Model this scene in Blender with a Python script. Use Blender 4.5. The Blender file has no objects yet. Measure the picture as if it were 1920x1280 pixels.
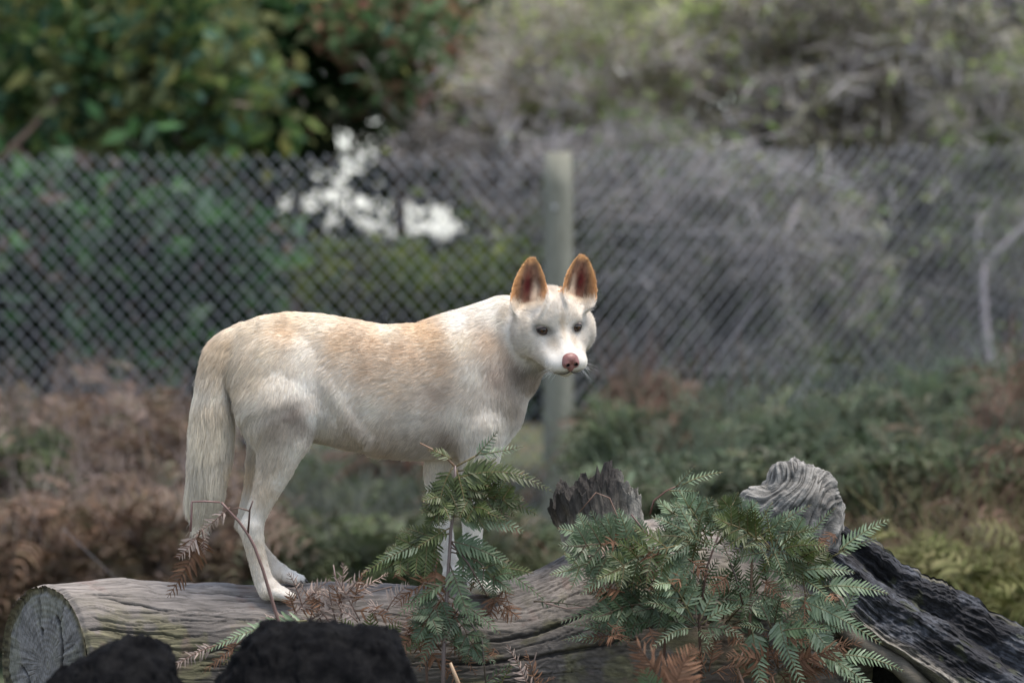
import bpy, bmesh, math, random
import numpy as np
from mathutils import Vector, Matrix, Euler

C = bpy.context.scene.collection
SC = bpy.context.scene
rng = np.random.default_rng(7)
random.seed(7)

# ---------------------------------------------------------------- camera, sky, sun, exposure
PXM = 930.0                 # photo pixels (1920 wide) per metre in the animal's plane
DIST = 8.0                  # metres from camera to the animal
FPX = PXM * DIST            # focal length in photo pixels
CAMZ = 1.6
HORIZON = 435.0
PITCH = math.atan((640 - HORIZON) / FPX)

cam_data = bpy.data.cameras.new('camera')
cam = bpy.data.objects.new('camera', cam_data)
C.objects.link(cam)
cam.location = (0, 0, CAMZ)
cam.rotation_euler = (math.pi / 2 - PITCH, 0, 0)
cam_data.sensor_width = 36.0
cam_data.lens = FPX / 1920 * 36
cam_data.clip_start = 0.1
cam_data.clip_end = 2000
cam_data.dof.use_dof = True
cam_data.dof.focus_distance = DIST - 0.05
cam_data.dof.aperture_fstop = 4.0
SC.camera = cam

SUN_EL, SUN_AZ = 62.0, 160.0        # azimuth: compass-like, 0 = from behind the scene (+Y)
world = bpy.data.worlds.new('World')
SC.world = world
world.use_nodes = True
wn = world.node_tree.nodes; wl = world.node_tree.links
wn.clear()
sky = wn.new('ShaderNodeTexSky'); sky.sky_type = 'NISHITA'; sky.sun_disc = False
sky.sun_elevation = math.radians(SUN_EL)
sky.air_density = 1.0; sky.dust_density = 0.8; sky.ozone_density = 1.0
hs = wn.new('ShaderNodeHueSaturation'); hs.inputs['Saturation'].default_value = 0.55
bg = wn.new('ShaderNodeBackground'); bg.inputs['Strength'].default_value = 0.085
wo = wn.new('ShaderNodeOutputWorld')
wl.new(sky.outputs[0], hs.inputs['Color']); cool = wn.new('ShaderNodeMix'); cool.data_type = 'RGBA'; cool.blend_type = 'MULTIPLY'; cool.inputs[0].default_value = 1.0
cool.inputs[7].default_value = (.97, 1.0, 1.05, 1)
wl.new(hs.outputs[0], cool.inputs[6]); wl.new(cool.outputs[2], bg.inputs['Color']); wl.new(bg.outputs[0], wo.inputs['Surface'])
sun_data = bpy.data.lights.new('sun', 'SUN')
sun_data.energy = 1.5
sun_data.angle = math.radians(28)
sun_data.color = (1.0, 0.93, 0.84)
sun = bpy.data.objects.new('sun', sun_data)
C.objects.link(sun)
# light comes from high above, a little from the right
sd = Vector((0.27, -0.06, 1.0)).normalized()          # direction towards the sun
sun.rotation_euler = sd.to_track_quat('Z', 'Y').to_euler()
sun.location = (3, 10, 12)
sky.sun_elevation = math.asin(sd.z)
sky.sun_rotation = math.atan2(sd.x, sd.y)

SC.view_settings.view_transform = 'Standard'
SC.view_settings.look = 'None'
SC.view_settings.exposure = 1.86
SC.view_settings.gamma = 1.0
SC.view_settings.use_curve_mapping = False
SC.render.engine = 'CYCLES'
SC.cycles.use_denoising = True
SC.cycles.max_bounces = 6
SC.cycles.diffuse_bounces = 3
SC.cycles.transparent_max_bounces = 8

# ---------------------------------------------------------------- helpers
def unproj(px, py, Y):
    """world point at world depth Y seen at photo pixel (px, py)"""
    dx = (px - 960) / FPX; dz = (640 - py) / FPX
    c, s = math.cos(PITCH), math.sin(PITCH)
    vy = c + dz * s; vz = -s + dz * c
    t = Y / vy
    return Vector((dx * t, Y, CAMZ + vz * t))

def tag(o, label=None, cat=None, group=None, kind=None):
    if label: o['label'] = label
    if cat: o['category'] = cat
    if group: o['group'] = group
    if kind: o['kind'] = kind
    return o

def empty(name, loc=(0, 0, 0), rot=(0, 0, 0)):
    o = bpy.data.objects.new(name, None); C.objects.link(o)
    o.location = loc; o.rotation_euler = rot; o.empty_display_size = 0.05
    return o

def mesh_obj(name, V, F, mat=None, parent=None, smooth=True, cols=None, facecols=None):
    me = bpy.data.meshes.new(name)
    V = np.asarray(V, dtype=np.float32)
    if isinstance(F, np.ndarray):
        k = F.shape[1]; n = len(F)
        me.vertices.add(len(V)); me.vertices.foreach_set('co', V.ravel())
        me.loops.add(n * k); me.loops.foreach_set('vertex_index', F.astype(np.int32).ravel())
        me.polygons.add(n)
        me.polygons.foreach_set('loop_start', np.arange(0, n * k, k, dtype=np.int32))
        me.update(calc_edges=True)
    else:
        me.from_pydata(V.tolist(), [], F)
    if smooth:
        me.polygons.foreach_set('use_smooth', np.ones(len(me.polygons), dtype=bool))
    if cols is not None:
        a = me.color_attributes.new('Col', 'FLOAT_COLOR', 'POINT')
        c = np.ones((len(V), 4), np.float32); c[:, :3] = cols
        a.data.foreach_set('color', c.ravel())
    if facecols is not None:
        a = me.attributes.new('FCol', 'FLOAT_COLOR', 'FACE')
        c = np.ones((len(me.polygons), 4), np.float32); c[:, :3] = facecols
        a.data.foreach_set('color', c.ravel())
    me.validate()
    if mat: me.materials.append(getattr(mat, "m", mat))
    o = bpy.data.objects.new(name, me); C.objects.link(o)
    if parent is not None: o.parent = parent
    return o

class Acc:
    """collects verts / faces of tubes, leaves, boxes"""
    def __init__(s): s.v = []; s.f = []; s.n = 0; s.c = []
    def add(s, V, F, col=None):
        s.v.append(np.asarray(V, np.float32)); s.f += [tuple(i + s.n for i in f) for f in F]
        s.n += len(V)
        if col is not None: s.c.append(np.tile(np.asarray(col, np.float32), (len(V), 1)))
    def tube(s, pts, rad, seg=6, col=None):
        pts = np.asarray(pts, float); n = len(pts)
        rad = np.broadcast_to(np.asarray(rad, float), (n,))
        T = np.gradient(pts, axis=0); T /= np.linalg.norm(T, axis=1)[:, None] + 1e-9
        up = np.array([0, 0, 1.0]) if abs(T[0][2]) < 0.9 else np.array([1.0, 0, 0])
        A = np.cross(T[0], up); A /= np.linalg.norm(A)
        V = []
        for i in range(n):
            A = A - T[i] * A.dot(T[i]); A /= np.linalg.norm(A) + 1e-9
            B = np.cross(T[i], A)
            for k in range(seg):
                a = 2 * math.pi * k / seg
                V.append(pts[i] + rad[i] * (math.cos(a) * A + math.sin(a) * B))
        F = []
        for i in range(n - 1):
            for k in range(seg):
                k2 = (k + 1) % seg
                F.append((i * seg + k, i * seg + k2, (i + 1) * seg + k2, (i + 1) * seg + k))
        F.append(tuple(range(seg))[::-1]); F.append(tuple((n - 1) * seg + k for k in range(seg)))
        s.add(V, F, col)
    def build(s, name, mat, parent=None, smooth=True):
        return mesh_obj(name, np.concatenate(s.v), s.f, mat, parent, smooth, np.concatenate(s.c) if s.c else None)

# vectorised value noise ------------------------------------------------
_perm = np.random.default_rng(3).random((32, 32, 32)).astype(np.float32)
def vnoise(P, scale=1.0, seed=0):
    P = np.asarray(P, np.float32) * scale + seed * 7.13
    i = np.floor(P).astype(np.int32); f = P - i; f = f * f * (3 - 2 * f); i &= 31; j = (i + 1) & 31
    def g(a, b, c): return _perm[a, b, c]
    x0, y0, z0 = i[..., 0], i[..., 1], i[..., 2]; x1, y1, z1 = j[..., 0], j[..., 1], j[..., 2]
    fx, fy, fz = f[..., 0], f[..., 1], f[..., 2]
    a = g(x0, y0, z0) * (1 - fx) + g(x1, y0, z0) * fx; b = g(x0, y1, z0) * (1 - fx) + g(x1, y1, z0) * fx
    c = g(x0, y0, z1) * (1 - fx) + g(x1, y0, z1) * fx; d = g(x0, y1, z1) * (1 - fx) + g(x1, y1, z1) * fx
    return ((a * (1 - fy) + b * fy) * (1 - fz) + (c * (1 - fy) + d * fy) * fz) * 2 - 1
def fbm(P, scale=1.0, oct=4, seed=0, gain=.5):
    r = 0; a = 1
    for o in range(oct):
        r = r + a * vnoise(P, scale * 2 ** o, seed + o * 3.7); a *= gain
    return r

# node helpers ----------------------------------------------------------
class NT:
    def __init__(s, name):
        s.m = bpy.data.materials.new(name); s.m.use_nodes = True
        s.n = s.m.node_tree.nodes; s.l = s.m.node_tree.links; s.n.clear()
        s.out = s.n.new('ShaderNodeOutputMaterial')
        s.b = s.n.new('ShaderNodeBsdfPrincipled'); s.l.new(s.b.outputs[0], s.out.inputs[0])
    def node(s, t, **k):
        n = s.n.new(t)
        for a, v in k.items(): setattr(n, a, v)
        return n
    def link(s, a, b): s.l.new(a, b)
    def setb(s, **k):
        for a, v in k.items():
            s.b.inputs[a.replace('_', ' ')].default_value = v
    def coords(s, kind='Object', scale=(1, 1, 1), rot=(0, 0, 0)):
        t = s.node('ShaderNodeTexCoord'); m = s.node('ShaderNodeMapping')
        m.inputs['Scale'].default_value = scale; m.inputs['Rotation'].default_value = rot
        s.link(t.outputs[kind], m.inputs['Vector']); return m.outputs[0]
    def noise(s, vec, scale, detail=6, rough=.6, dist=0):
        n = s.node('ShaderNodeTexNoise'); n.inputs['Scale'].default_value = scale
        n.inputs['Detail'].default_value = detail; n.inputs['Roughness'].default_value = rough
        n.inputs['Distortion'].default_value = dist
        s.link(vec, n.inputs['Vector']); return n.outputs['Fac']
    def ramp(s, fac, stops, interp='LINEAR'):
        r = s.node('ShaderNodeValToRGB'); r.color_ramp.interpolation = interp
        e = r.color_ramp.elements
        while len(e) < len(stops): e.new(0.5)
        for q, (p, c) in zip(e, stops):
            q.position = p; q.color = (*c, 1) if len(c) == 3 else c
        s.link(fac, r.inputs[0]); return r.outputs[0]
    def mix(s, fac, a, b, mode='MIX'):
        m = s.node('ShaderNodeMix', data_type='RGBA', blend_type=mode)
        for inp, v in ((m.inputs[0], fac), (m.inputs[6], a), (m.inputs[7], b)):
            if hasattr(v, 'is_output'): s.link(v, inp)
            elif isinstance(v, (int, float)): inp.default_value = v
            else: inp.default_value = (*v, 1)
        return m.outputs[2]
    def math(s, op, a, b=0.0):
        m = s.node('ShaderNodeMath', operation=op)
        for inp, v in ((m.inputs[0], a), (m.inputs[1], b)):
            if hasattr(v, 'is_output'): s.link(v, inp)
            else: inp.default_value = v
        return m.outputs[0]
    def bump(s, h, strength=.5, dist=.01, prev=None):
        b = s.node('ShaderNodeBump'); b.inputs['Strength'].default_value = strength
        b.inputs['Distance'].default_value = dist; s.link(h, b.inputs['Height'])
        if prev is not None: s.link(prev, b.inputs['Normal'])
        s.link(b.outputs[0], s.b.inputs['Normal']); return b.outputs[0]
    def base(s, sock): s.link(sock, s.b.inputs['Base Color'])
    def attr(s, name, kind='GEOMETRY'):
        a = s.node('ShaderNodeAttribute', attribute_name=name, attribute_type=kind); return a.outputs['Color']
FUR_COUNT = 260000
# ================================================================ the dingo
# sculpted as a distance field in photo-pixel units: X right, Y away from the camera, Z = -photo y
H = 2.4
O = np.array([316.0, -150.0, -1145.0], np.float32)
SH = (int((1140 - 316) / H), int(300 / H), int((1145 - 455) / H))
FLD = np.full(SH, 60.0, np.float32)

def _region(lo, hi):
    i0 = np.maximum(((np.array(lo) - O) / H).astype(int), 0)
    i1 = np.minimum(((np.array(hi) - O) / H).astype(int) + 2, SH)
    sl = tuple(slice(a, b) for a, b in zip(i0, i1))
    ax = [O[k] + H * np.arange(i0[k], i1[k], dtype=np.float32) for k in range(3)]
    return sl, ax[0][:, None, None], ax[1][None, :, None], ax[2][None, None, :]

def smin(a, b, k):
    h = np.maximum(k - np.abs(a - b), 0) / k
    return np.minimum(a, b) - h * h * k * .25
def smax(a, b, k): return -smin(-a, -b, k)

def put(fn, lo, hi, k=10, op='add'):
    m = k + 6
    sl, X, Y, Z = _region(np.array(lo) - m, np.array(hi) + m)
    d = fn(X, Y, Z).astype(np.float32)
    FLD[sl] = smin(FLD[sl], d, k) if op == 'add' else smax(FLD[sl], -d, k)

def cone(a, b, ra, rb, k=10, ys=1.0, op='add'):
    a = np.array(a, float); b = np.array(b, float); r = max(ra, rb)
    ba = b - a; L2 = (ba * ba).sum() + 1e-6
    def fn(X, Y, Z):
        px, py, pz = X - a[0], (Y - a[1]), Z - a[2]
        t = np.clip((px * ba[0] + py * ba[1] + pz * ba[2]) / L2, 0, 1)
        return np.sqrt((px - t * ba[0]) ** 2 + ((py - t * ba[1]) / ys) ** 2 + (pz - t * ba[2]) ** 2) - (ra + (rb - ra) * t)
    put(fn, np.minimum(a, b) - r * max(1, ys), np.maximum(a, b) + r * max(1, ys), k, op)

def chain(pts, k=10, ys=1.0):
    """one smooth limb through (x, y, photo y, radius) joints"""
    P4 = np.array([(p[0], p[1], -p[2], p[3]) for p in pts], float)
    n = 5                                     # spline the joints so the limb has no rings
    tt = np.linspace(0, len(P4) - 1, (len(P4) - 1) * n + 1)
    E = np.vstack([2 * P4[0] - P4[1], P4, 2 * P4[-1] - P4[-2]])
    Q = []
    for t in tt:
        i = min(int(t), len(P4) - 2); f = t - i; a_, b_, c_, d_ = E[i], E[i + 1], E[i + 2], E[i + 3]
        Q.append(.5 * (2 * b_ + (c_ - a_) * f + (2 * a_ - 5 * b_ + 4 * c_ - d_) * f * f + (3 * b_ - a_ - 3 * c_ + d_) * f ** 3))
    Q = np.array(Q); rm = Q[:, 3].max()
    def fn(X, Y, Z):
        r = None
        for p, q in zip(Q[:-1], Q[1:]):
            ba = q[:3] - p[:3]; L2 = (ba * ba).sum() + 1e-6
            px, py, pz = X - p[0], Y - p[1], Z - p[2]
            t = np.clip((px * ba[0] + py * ba[1] + pz * ba[2]) / L2, 0, 1)
            d = np.sqrt((px - t * ba[0]) ** 2 + ((py - t * ba[1]) / ys) ** 2 + (pz - t * ba[2]) ** 2) - (p[3] + (q[3] - p[3]) * t)
            r = d if r is None else np.minimum(r, d)
        return r
    put(fn, Q[:, :3].min(0) - rm, Q[:, :3].max(0) + rm, k)

def ell(c, r, R=None, k=10, op='add'):
    """ellipsoid, centre c (X, Y, Z), radii r along the columns of R"""
    c = np.array(c, float); r = np.array(r, float); R = np.eye(3) if R is None else R
    def fn(X, Y, Z):
        d = (X - c[0], Y - c[1], Z - c[2])
        q = [d[0] * R[0, i] + d[1] * R[1, i] + d[2] * R[2, i] for i in range(3)]
        k0 = np.sqrt(sum((q[i] / r[i]) ** 2 for i in range(3))) + 1e-6
        k1 = np.sqrt(sum((q[i] / r[i] ** 2) ** 2 for i in range(3))) + 1e-6
        return k0 * (k0 - 1) / k1
    m = max(r); put(fn, c - m, c + m, k, op)

# trunk: profile curves read off the side view  (x, top, bottom, half width)
PROF = np.array([
    (425, 634, 720, 34), (455, 606, 772, 56), (490, 592, 800, 66), (540, 585, 822, 72), (600, 588, 830, 72),
    (660, 598, 842, 73), (720, 609, 856, 79), (780, 606, 861, 86), (840, 592, 862, 86), (890, 578, 850, 80), (935, 562, 820, 70)], float)
def trunk(X, Y, Z):
    x = np.clip(X, 425, 935)
    top = -np.interp(x, PROF[:, 0], PROF[:, 1]); bot = -np.interp(x, PROF[:, 0], PROF[:, 2]); w = np.interp(x, PROF[:, 0], PROF[:, 3])
    h = (top - bot) / 2; c = (top + bot) / 2
    ex = np.abs(X - x)
    # wider below the spine than at it
    zz = (Z - c) / h; yy = (Y) / (w * (1.0 - 0.10 * np.clip(zz, -1, 1)))
    q = (np.abs(zz) ** 2.25 + np.abs(yy) ** 2.25 + (ex / 40) ** 2.25) ** (1 / 2.25)
    return (q - 1) * np.minimum(w, h) * 0.95
put(trunk, (380, -100, -880), (980, 100, -550), 12)
# neck and chest
cone((868, 0, -684), (982, 6, -624), 92, 68, 30, .82)
cone((880, 0, -760), (950, 8, -698), 84, 64, 30, .86)
cone((900, 0, -790), (930, 0, -770), 62, 50, 25, .95)
cone((982, 2, -650), (1008, -4, -644), 62, 52, 16, .95)
# shoulder and thigh masses
ell((884, -52, -735), (62, 34, 100), k=26); ell((880, 52, -735), (60, 34, 96), k=26)
ell((520, -52, -730), (74, 38, 98), k=26); ell((512, 52, -730), (72, 38, 98), k=26)
chain([(606, -58, 705, 7), (634, -61, 745, 8), (664, -62, 790, 7), (694, -56, 822, 5)], 18)
cone((612, -84, -765), (648, -84, -820), 7, 9, 14, 1.0, 'sub')
# near hind leg
chain([(518, -54, 760, 70), (530, -56, 815, 50), (520, -56, 868, 36), (498, -56, 925, 24), (478, -54, 972, 20)], 14, .72)
cone((560, -56, -770), (556, -56, -820), 36, 26, 20, .8)
chain([(474, -54, 985, 22), (482, -54, 1030, 17.5), (496, -55, 1082, 18), (506, -56, 1096, 19)], 8)
cone((462, -54, -984), (476, -54, -985), 11, 14, 8)
# far hind leg
chain([(505, 46, 760, 66), (508, 44, 820, 48), (492, 40, 872, 33), (474, 34, 925, 22), (462, 30, 970, 19)], 14, .72)
chain([(460, 30, 985, 20), (480, 28, 1030, 16), (510, 26, 1066, 16), (520, 25, 1074, 17)], 8)
cone((450, 30, -984), (464, 30, -985), 10, 13, 8)
# near fore leg, far fore leg
chain([(898, -50, 800, 50), (900, -50, 850, 38), (894, -50, 900, 28), (888, -50, 960, 21), (886, -50, 1030, 17.5), (890, -51, 1066, 19)], 12, .85)
chain([(858, 44, 800, 46), (832, 42, 866, 36), (822, 40, 905, 26), (826, 38, 960, 20), (836, 36, 1030, 16.5), (842, 36, 1052, 18)], 12, .85)
def paw(x, y, zb, s=1.0, n=4, dirx=1.0):
    """x: heel, zb: photo y of the sole"""
    cone((x, y, -(zb - 20 * s)), (x + 26 * s, y, -(zb - 14 * s)), 17 * s, 14 * s, 8, 1.15)
    for i in range(4):
        o = (i - 1.5) * 14.5 * s
        f = 44 * s if i in (1, 2) else 35 * s
        cone((x + f - 18 * s, y + o * .9, -(zb - 16 * s)), (x + f, y + o, -(zb - 10 * s)), 9.2 * s, 8.8 * s, 1.2)
paw(505, -60, 1122); paw(520, 22, 1098, .95)
paw(893, -54, 1112); paw(845, 34, 1096, .95)
# tail
TAIL = [(450, 0, 630, 22), (424, -8, 650, 27), (405, -14, 690, 28), (398, -18, 740, 30), (397, -20, 790, 36), (395, -20, 840, 41), (391, -20, 885, 40), (385, -20, 925, 31), (378, -20, 955, 17)]
chain(TAIL, 12, .8)

# ---- head frame
yaw, pit, rol = math.radians(19), math.radians(15), math.radians(5.0)
hf = np.array([math.sin(yaw) * math.cos(pit), -math.cos(yaw) * math.cos(pit), -math.sin(pit)])
r0 = np.cross(hf, [0, 0, 1.0]); r0 /= np.linalg.norm(r0)
if r0[0] < 0: r0 = -r0
u0 = np.cross(r0, hf); u0 *= np.sign(u0[2])
hr = r0 * math.cos(rol) + u0 * math.sin(rol)
hu = u0 * math.cos(rol) - r0 * math.sin(rol)
HR = np.stack([hr, hf, hu], 1)            # columns: right, forward, up
HC = np.array([1035.0, -42.0, -604.0])
def hp(r, f, u): return HC + hr * r + hf * f + hu * u
def hell(p, rad, k=12, op='add'): ell(hp(*p), rad, HR, k, op)
def hcone(p, q, ra, rb, k=10, op='add'): cone(hp(*p), hp(*q), ra, rb, k, 1.0, op)
hell((0, -14, 4), (62, 62, 60), 14)                      # skull
hell((0, 14, 20), (44, 44, 40), 14)                      # forehead
for s in (-1, 1):
    hell((s * 50, 0, -18), (32, 40, 45), 13)             # cheeks
    hell((s * 26, 37, 19), (15, 13, 9), 12)              # brow
    hell((s * 36, 28, -20), (17, 20, 16), 14)            # zygomatic
    hell((s * 19, 82, -52), (19, 23, 17), 8)             # lip pads
    hcone((s * 28, 36, -40), (s * 19, 77, -52), 25, 18, 12)
hcone((0, 36, -8), (0, 86, -38), 25, 15, 16)             # bridge of the muzzle
hcone((0, 30, -38), (0, 84, -50), 33, 20, 16)            # muzzle
hcone((0, 30, -62), (0, 76, -70), 24, 12, 8)             # lower jaw
hcone((0, -20, -40), (0, 24, -54), 44, 26, 20)           # throat
EYE = {}
for s in (-1, 1):
    EYE[s] = hp(s * 32.0, 44.5, 1.5)
    hell((s * 32.0, 59, 1.5), (10.8, 15, 5.8), 3, 'sub')

# ---- ears: cupped shells
EARS = []
def ear(base, tip, side):
    base = np.array(base, float); tip = np.array(tip, float)
    h = tip - base; L = np.linalg.norm(h); h /= L
    n = np.array([side * .18 + .12, -1.0, 0.05]); n -= h * n.dot(h); n /= np.linalg.norm(n)
    a = np.cross(h, n)
    if a[0] < 0: a = -a
    hs_ = np.array([-.30, -.12, 0.0, .15, .32, .50, .66, .80, .91, .98, 1.0]) * L
    ws_ = np.array([26, 31, 34, 35, 33.5, 29.5, 24, 17.5, 11, 5.0, 2.0])
    EARS.append((base, h, n, a, L, hs_, ws_))
    def coords(X, Y, Z):
        d = (X - base[0], Y - base[1], Z - base[2])
        A = d[0] * a[0] + d[1] * a[1] + d[2] * a[2]; Hh = d[0] * h[0] + d[1] * h[1] + d[2] * h[2]; N = d[0] * n[0] + d[1] * n[1] + d[2] * n[2]
        return A, Hh, N
    def fn(X, Y, Z):
        A, Hh, N = coords(X, Y, Z)
        w = np.interp(Hh, hs_, ws_); u = np.clip(np.abs(A) / (w + .01), 0, 1.4)
        hq = np.clip(Hh / L, -.3, 1)
        cup = -(26 * (1 - hq) + 8) * (1 - u ** 2.4) + 5 + 8 * (1 - hq) * 0
        th = 3.4 + 8 * np.clip(.08 - hq, 0, .4)
        d = np.abs(N - cup) - th
        return smax(smax(d * .75, (np.abs(A) - w) * .9, 4), np.maximum(Hh - L, -Hh - 22), 4)
    lo = np.minimum(base, tip) - 46; hi = np.maximum(base, tip) + 46
    put(fn, lo, hi, 18)
ear((990, -80, -566), (998, -48, -480), -1)
ear((1085, -74, -553), (1091, -46, -475), 1)

def surface_nets(A, h, o):
    s = A < 0
    nx, ny, nz = A.shape
    cs = np.zeros((nx - 1, ny - 1, nz - 1), np.int8)
    corners = [(i, j, k) for i in (0, 1) for j in (0, 1) for k in (0, 1)]
    for i, j, k in corners: cs += s[i:nx - 1 + i, j:ny - 1 + j, k:nz - 1 + k]
    act = np.argwhere((cs > 0) & (cs < 8))
    idx = np.full(cs.shape, -1, np.int32); idx[tuple(act.T)] = np.arange(len(act))
    acc = np.zeros((len(act), 3)); cnt = np.zeros(len(act))
    for c in corners:
        for ax in range(3):
            if c[ax]: continue
            d = list(c); d[ax] = 1
            va = A[act[:, 0] + c[0], act[:, 1] + c[1], act[:, 2] + c[2]]; vb = A[act[:, 0] + d[0], act[:, 1] + d[1], act[:, 2] + d[2]]
            m = (va < 0) != (vb < 0)
            t = np.where(m, va / np.where(m, va - vb, 1), 0)
            p = np.array(c, float)[None, :].repeat(len(act), 0); p[:, ax] += t
            acc += p * m[:, None]; cnt += m
    V = (act + acc / cnt[:, None]) * h + o
    F = []
    for ax in range(3):
        b, c = (ax + 1) % 3, (ax + 2) % 3
        sl0 = [slice(None)] * 3; sl1 = [slice(None)] * 3; sl0[ax] = slice(0, -1); sl1[ax] = slice(1, None)
        ch = s[tuple(sl0)] != s[tuple(sl1)]
        e = np.argwhere(ch)
        e = e[(e[:, b] > 0) & (e[:, c] > 0) & (e[:, b] < A.shape[b] - 1) & (e[:, c] < A.shape[c] - 1)]
        q = []
        for db, dc in ((1, 1), (0, 1), (0, 0), (1, 0)):
            g = e.copy(); g[:, b] -= db; g[:, c] -= dc; q.append(idx[tuple(g.T)])
        q = np.stack(q, 1)
        flip = ~s[tuple(e.T)]
        q[flip] = q[flip][:, ::-1]
        F.append(q)
    F = np.concatenate(F)
    return V, F[(F >= 0).all(1)]

def to_world(P):
    P = np.asarray(P, float); W = np.empty_like(P)
    W[..., 0] = (P[..., 0] - 960) / PXM
    W[..., 1] = DIST + P[..., 1] / PXM
    W[..., 2] = CAMZ - (-P[..., 2] - HORIZON) / PXM
    return W

DV, DF = surface_nets(FLD, H, O)
# relax the grid stepping
ed = np.concatenate([DF[:, [0, 1]], DF[:, [1, 2]], DF[:, [2, 3]], DF[:, [3, 0]]])
for it in range(3):
    acc = np.zeros_like(DV); cnt = np.zeros(len(DV))
    for k in range(3):
        acc[:, k] = np.bincount(ed[:, 0], DV[ed[:, 1], k], len(DV)) + np.bincount(ed[:, 1], DV[ed[:, 0], k], len(DV))
    cnt = np.bincount(ed[:, 0], minlength=len(DV)) + np.bincount(ed[:, 1], minlength=len(DV))
    DV = DV * .5 + .5 * acc / cnt[:, None]
FN = np.cross(DV[DF[:, 2]] - DV[DF[:, 0]], DV[DF[:, 3]] - DV[DF[:, 1]])
VN = np.zeros_like(DV)
for k in range(4):
    for c in range(3): VN[:, c] += np.bincount(DF[:, k], FN[:, c], len(DV))
VN /= np.linalg.norm(VN, axis=1)[:, None] + 1e-9
if (VN * (DV - np.array([700, 0, -720]))).sum() < 0: VN = -VN; DF = DF[:, ::-1]; FN = -FN

# ---- coat colour with body shade painted in, and groom, both interpolated from spots read off the photograph
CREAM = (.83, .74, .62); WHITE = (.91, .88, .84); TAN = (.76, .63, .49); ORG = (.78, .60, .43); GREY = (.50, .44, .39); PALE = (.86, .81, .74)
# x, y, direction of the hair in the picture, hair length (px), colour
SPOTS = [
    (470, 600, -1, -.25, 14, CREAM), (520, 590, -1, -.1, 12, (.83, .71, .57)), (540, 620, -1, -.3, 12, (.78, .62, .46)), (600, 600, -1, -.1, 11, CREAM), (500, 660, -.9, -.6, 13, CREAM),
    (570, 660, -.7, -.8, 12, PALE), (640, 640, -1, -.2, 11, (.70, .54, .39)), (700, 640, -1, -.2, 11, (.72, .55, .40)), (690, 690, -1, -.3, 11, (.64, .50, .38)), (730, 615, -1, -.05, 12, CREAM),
    (790, 615, -1, -.1, 13, (.78, .60, .42)), (815, 632, -1, -.2, 12, (.78, .59, .41)), (760, 660, -1, -.25, 11, (.70, .54, .40)), (830, 680, -1, -.3, 11, (.68, .53, .40)), (820, 740, -1, -.4, 12, (.50, .41, .34)), (740, 720, -1, -.35, 12, (.72, .61, .50)),  # darkest spot paints the shade behind the shoulder
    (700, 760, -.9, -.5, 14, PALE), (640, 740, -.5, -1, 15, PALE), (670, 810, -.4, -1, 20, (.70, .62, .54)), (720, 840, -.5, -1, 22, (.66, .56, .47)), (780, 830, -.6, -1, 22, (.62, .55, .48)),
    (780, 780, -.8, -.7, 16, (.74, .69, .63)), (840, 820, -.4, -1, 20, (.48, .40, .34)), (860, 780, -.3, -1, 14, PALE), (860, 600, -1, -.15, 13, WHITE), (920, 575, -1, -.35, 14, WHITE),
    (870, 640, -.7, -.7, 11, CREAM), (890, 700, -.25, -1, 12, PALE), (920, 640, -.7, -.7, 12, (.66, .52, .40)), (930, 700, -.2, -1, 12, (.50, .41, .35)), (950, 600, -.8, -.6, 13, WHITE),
    (965, 660, -.35, -1, 14, (.52, .41, .32)), (975, 700, -.3, -1, 14, (.30, .25, .21)), (1000, 720, -.25, -1, 14, (.42, .35, .30)), (1010, 750, -.2, -1, 14, WHITE), (960, 760, -.1, -1, 13, (.58, .50, .43)),  # dark neck spots paint the shade under the head
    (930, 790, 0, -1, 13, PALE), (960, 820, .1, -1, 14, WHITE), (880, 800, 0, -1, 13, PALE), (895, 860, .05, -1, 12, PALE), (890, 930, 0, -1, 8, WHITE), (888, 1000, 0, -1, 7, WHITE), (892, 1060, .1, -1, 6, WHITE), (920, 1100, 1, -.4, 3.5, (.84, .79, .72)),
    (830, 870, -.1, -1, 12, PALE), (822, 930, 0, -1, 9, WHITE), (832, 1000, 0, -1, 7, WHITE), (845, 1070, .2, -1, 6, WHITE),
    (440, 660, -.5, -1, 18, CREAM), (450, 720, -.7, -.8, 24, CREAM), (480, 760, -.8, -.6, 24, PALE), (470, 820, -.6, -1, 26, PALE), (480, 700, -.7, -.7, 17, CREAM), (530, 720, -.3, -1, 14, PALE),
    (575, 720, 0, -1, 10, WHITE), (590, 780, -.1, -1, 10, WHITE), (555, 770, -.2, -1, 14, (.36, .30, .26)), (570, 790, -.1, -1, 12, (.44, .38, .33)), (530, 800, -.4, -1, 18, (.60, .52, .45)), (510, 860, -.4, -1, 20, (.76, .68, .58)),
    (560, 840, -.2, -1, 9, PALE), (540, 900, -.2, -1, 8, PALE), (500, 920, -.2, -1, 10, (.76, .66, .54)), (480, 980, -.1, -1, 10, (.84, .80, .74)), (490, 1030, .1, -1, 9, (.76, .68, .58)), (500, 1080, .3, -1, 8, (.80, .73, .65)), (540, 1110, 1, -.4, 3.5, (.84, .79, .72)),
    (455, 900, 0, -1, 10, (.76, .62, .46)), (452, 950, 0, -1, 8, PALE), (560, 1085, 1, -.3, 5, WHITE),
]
SP = np.array([(s[0], s[1]) for s in SPOTS], float); SD = np.array([(s[2], s[3]) for s in SPOTS], float); SL = np.array([s[4] for s in SPOTS], float); SCOL = np.array([s[5] for s in SPOTS])

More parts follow.
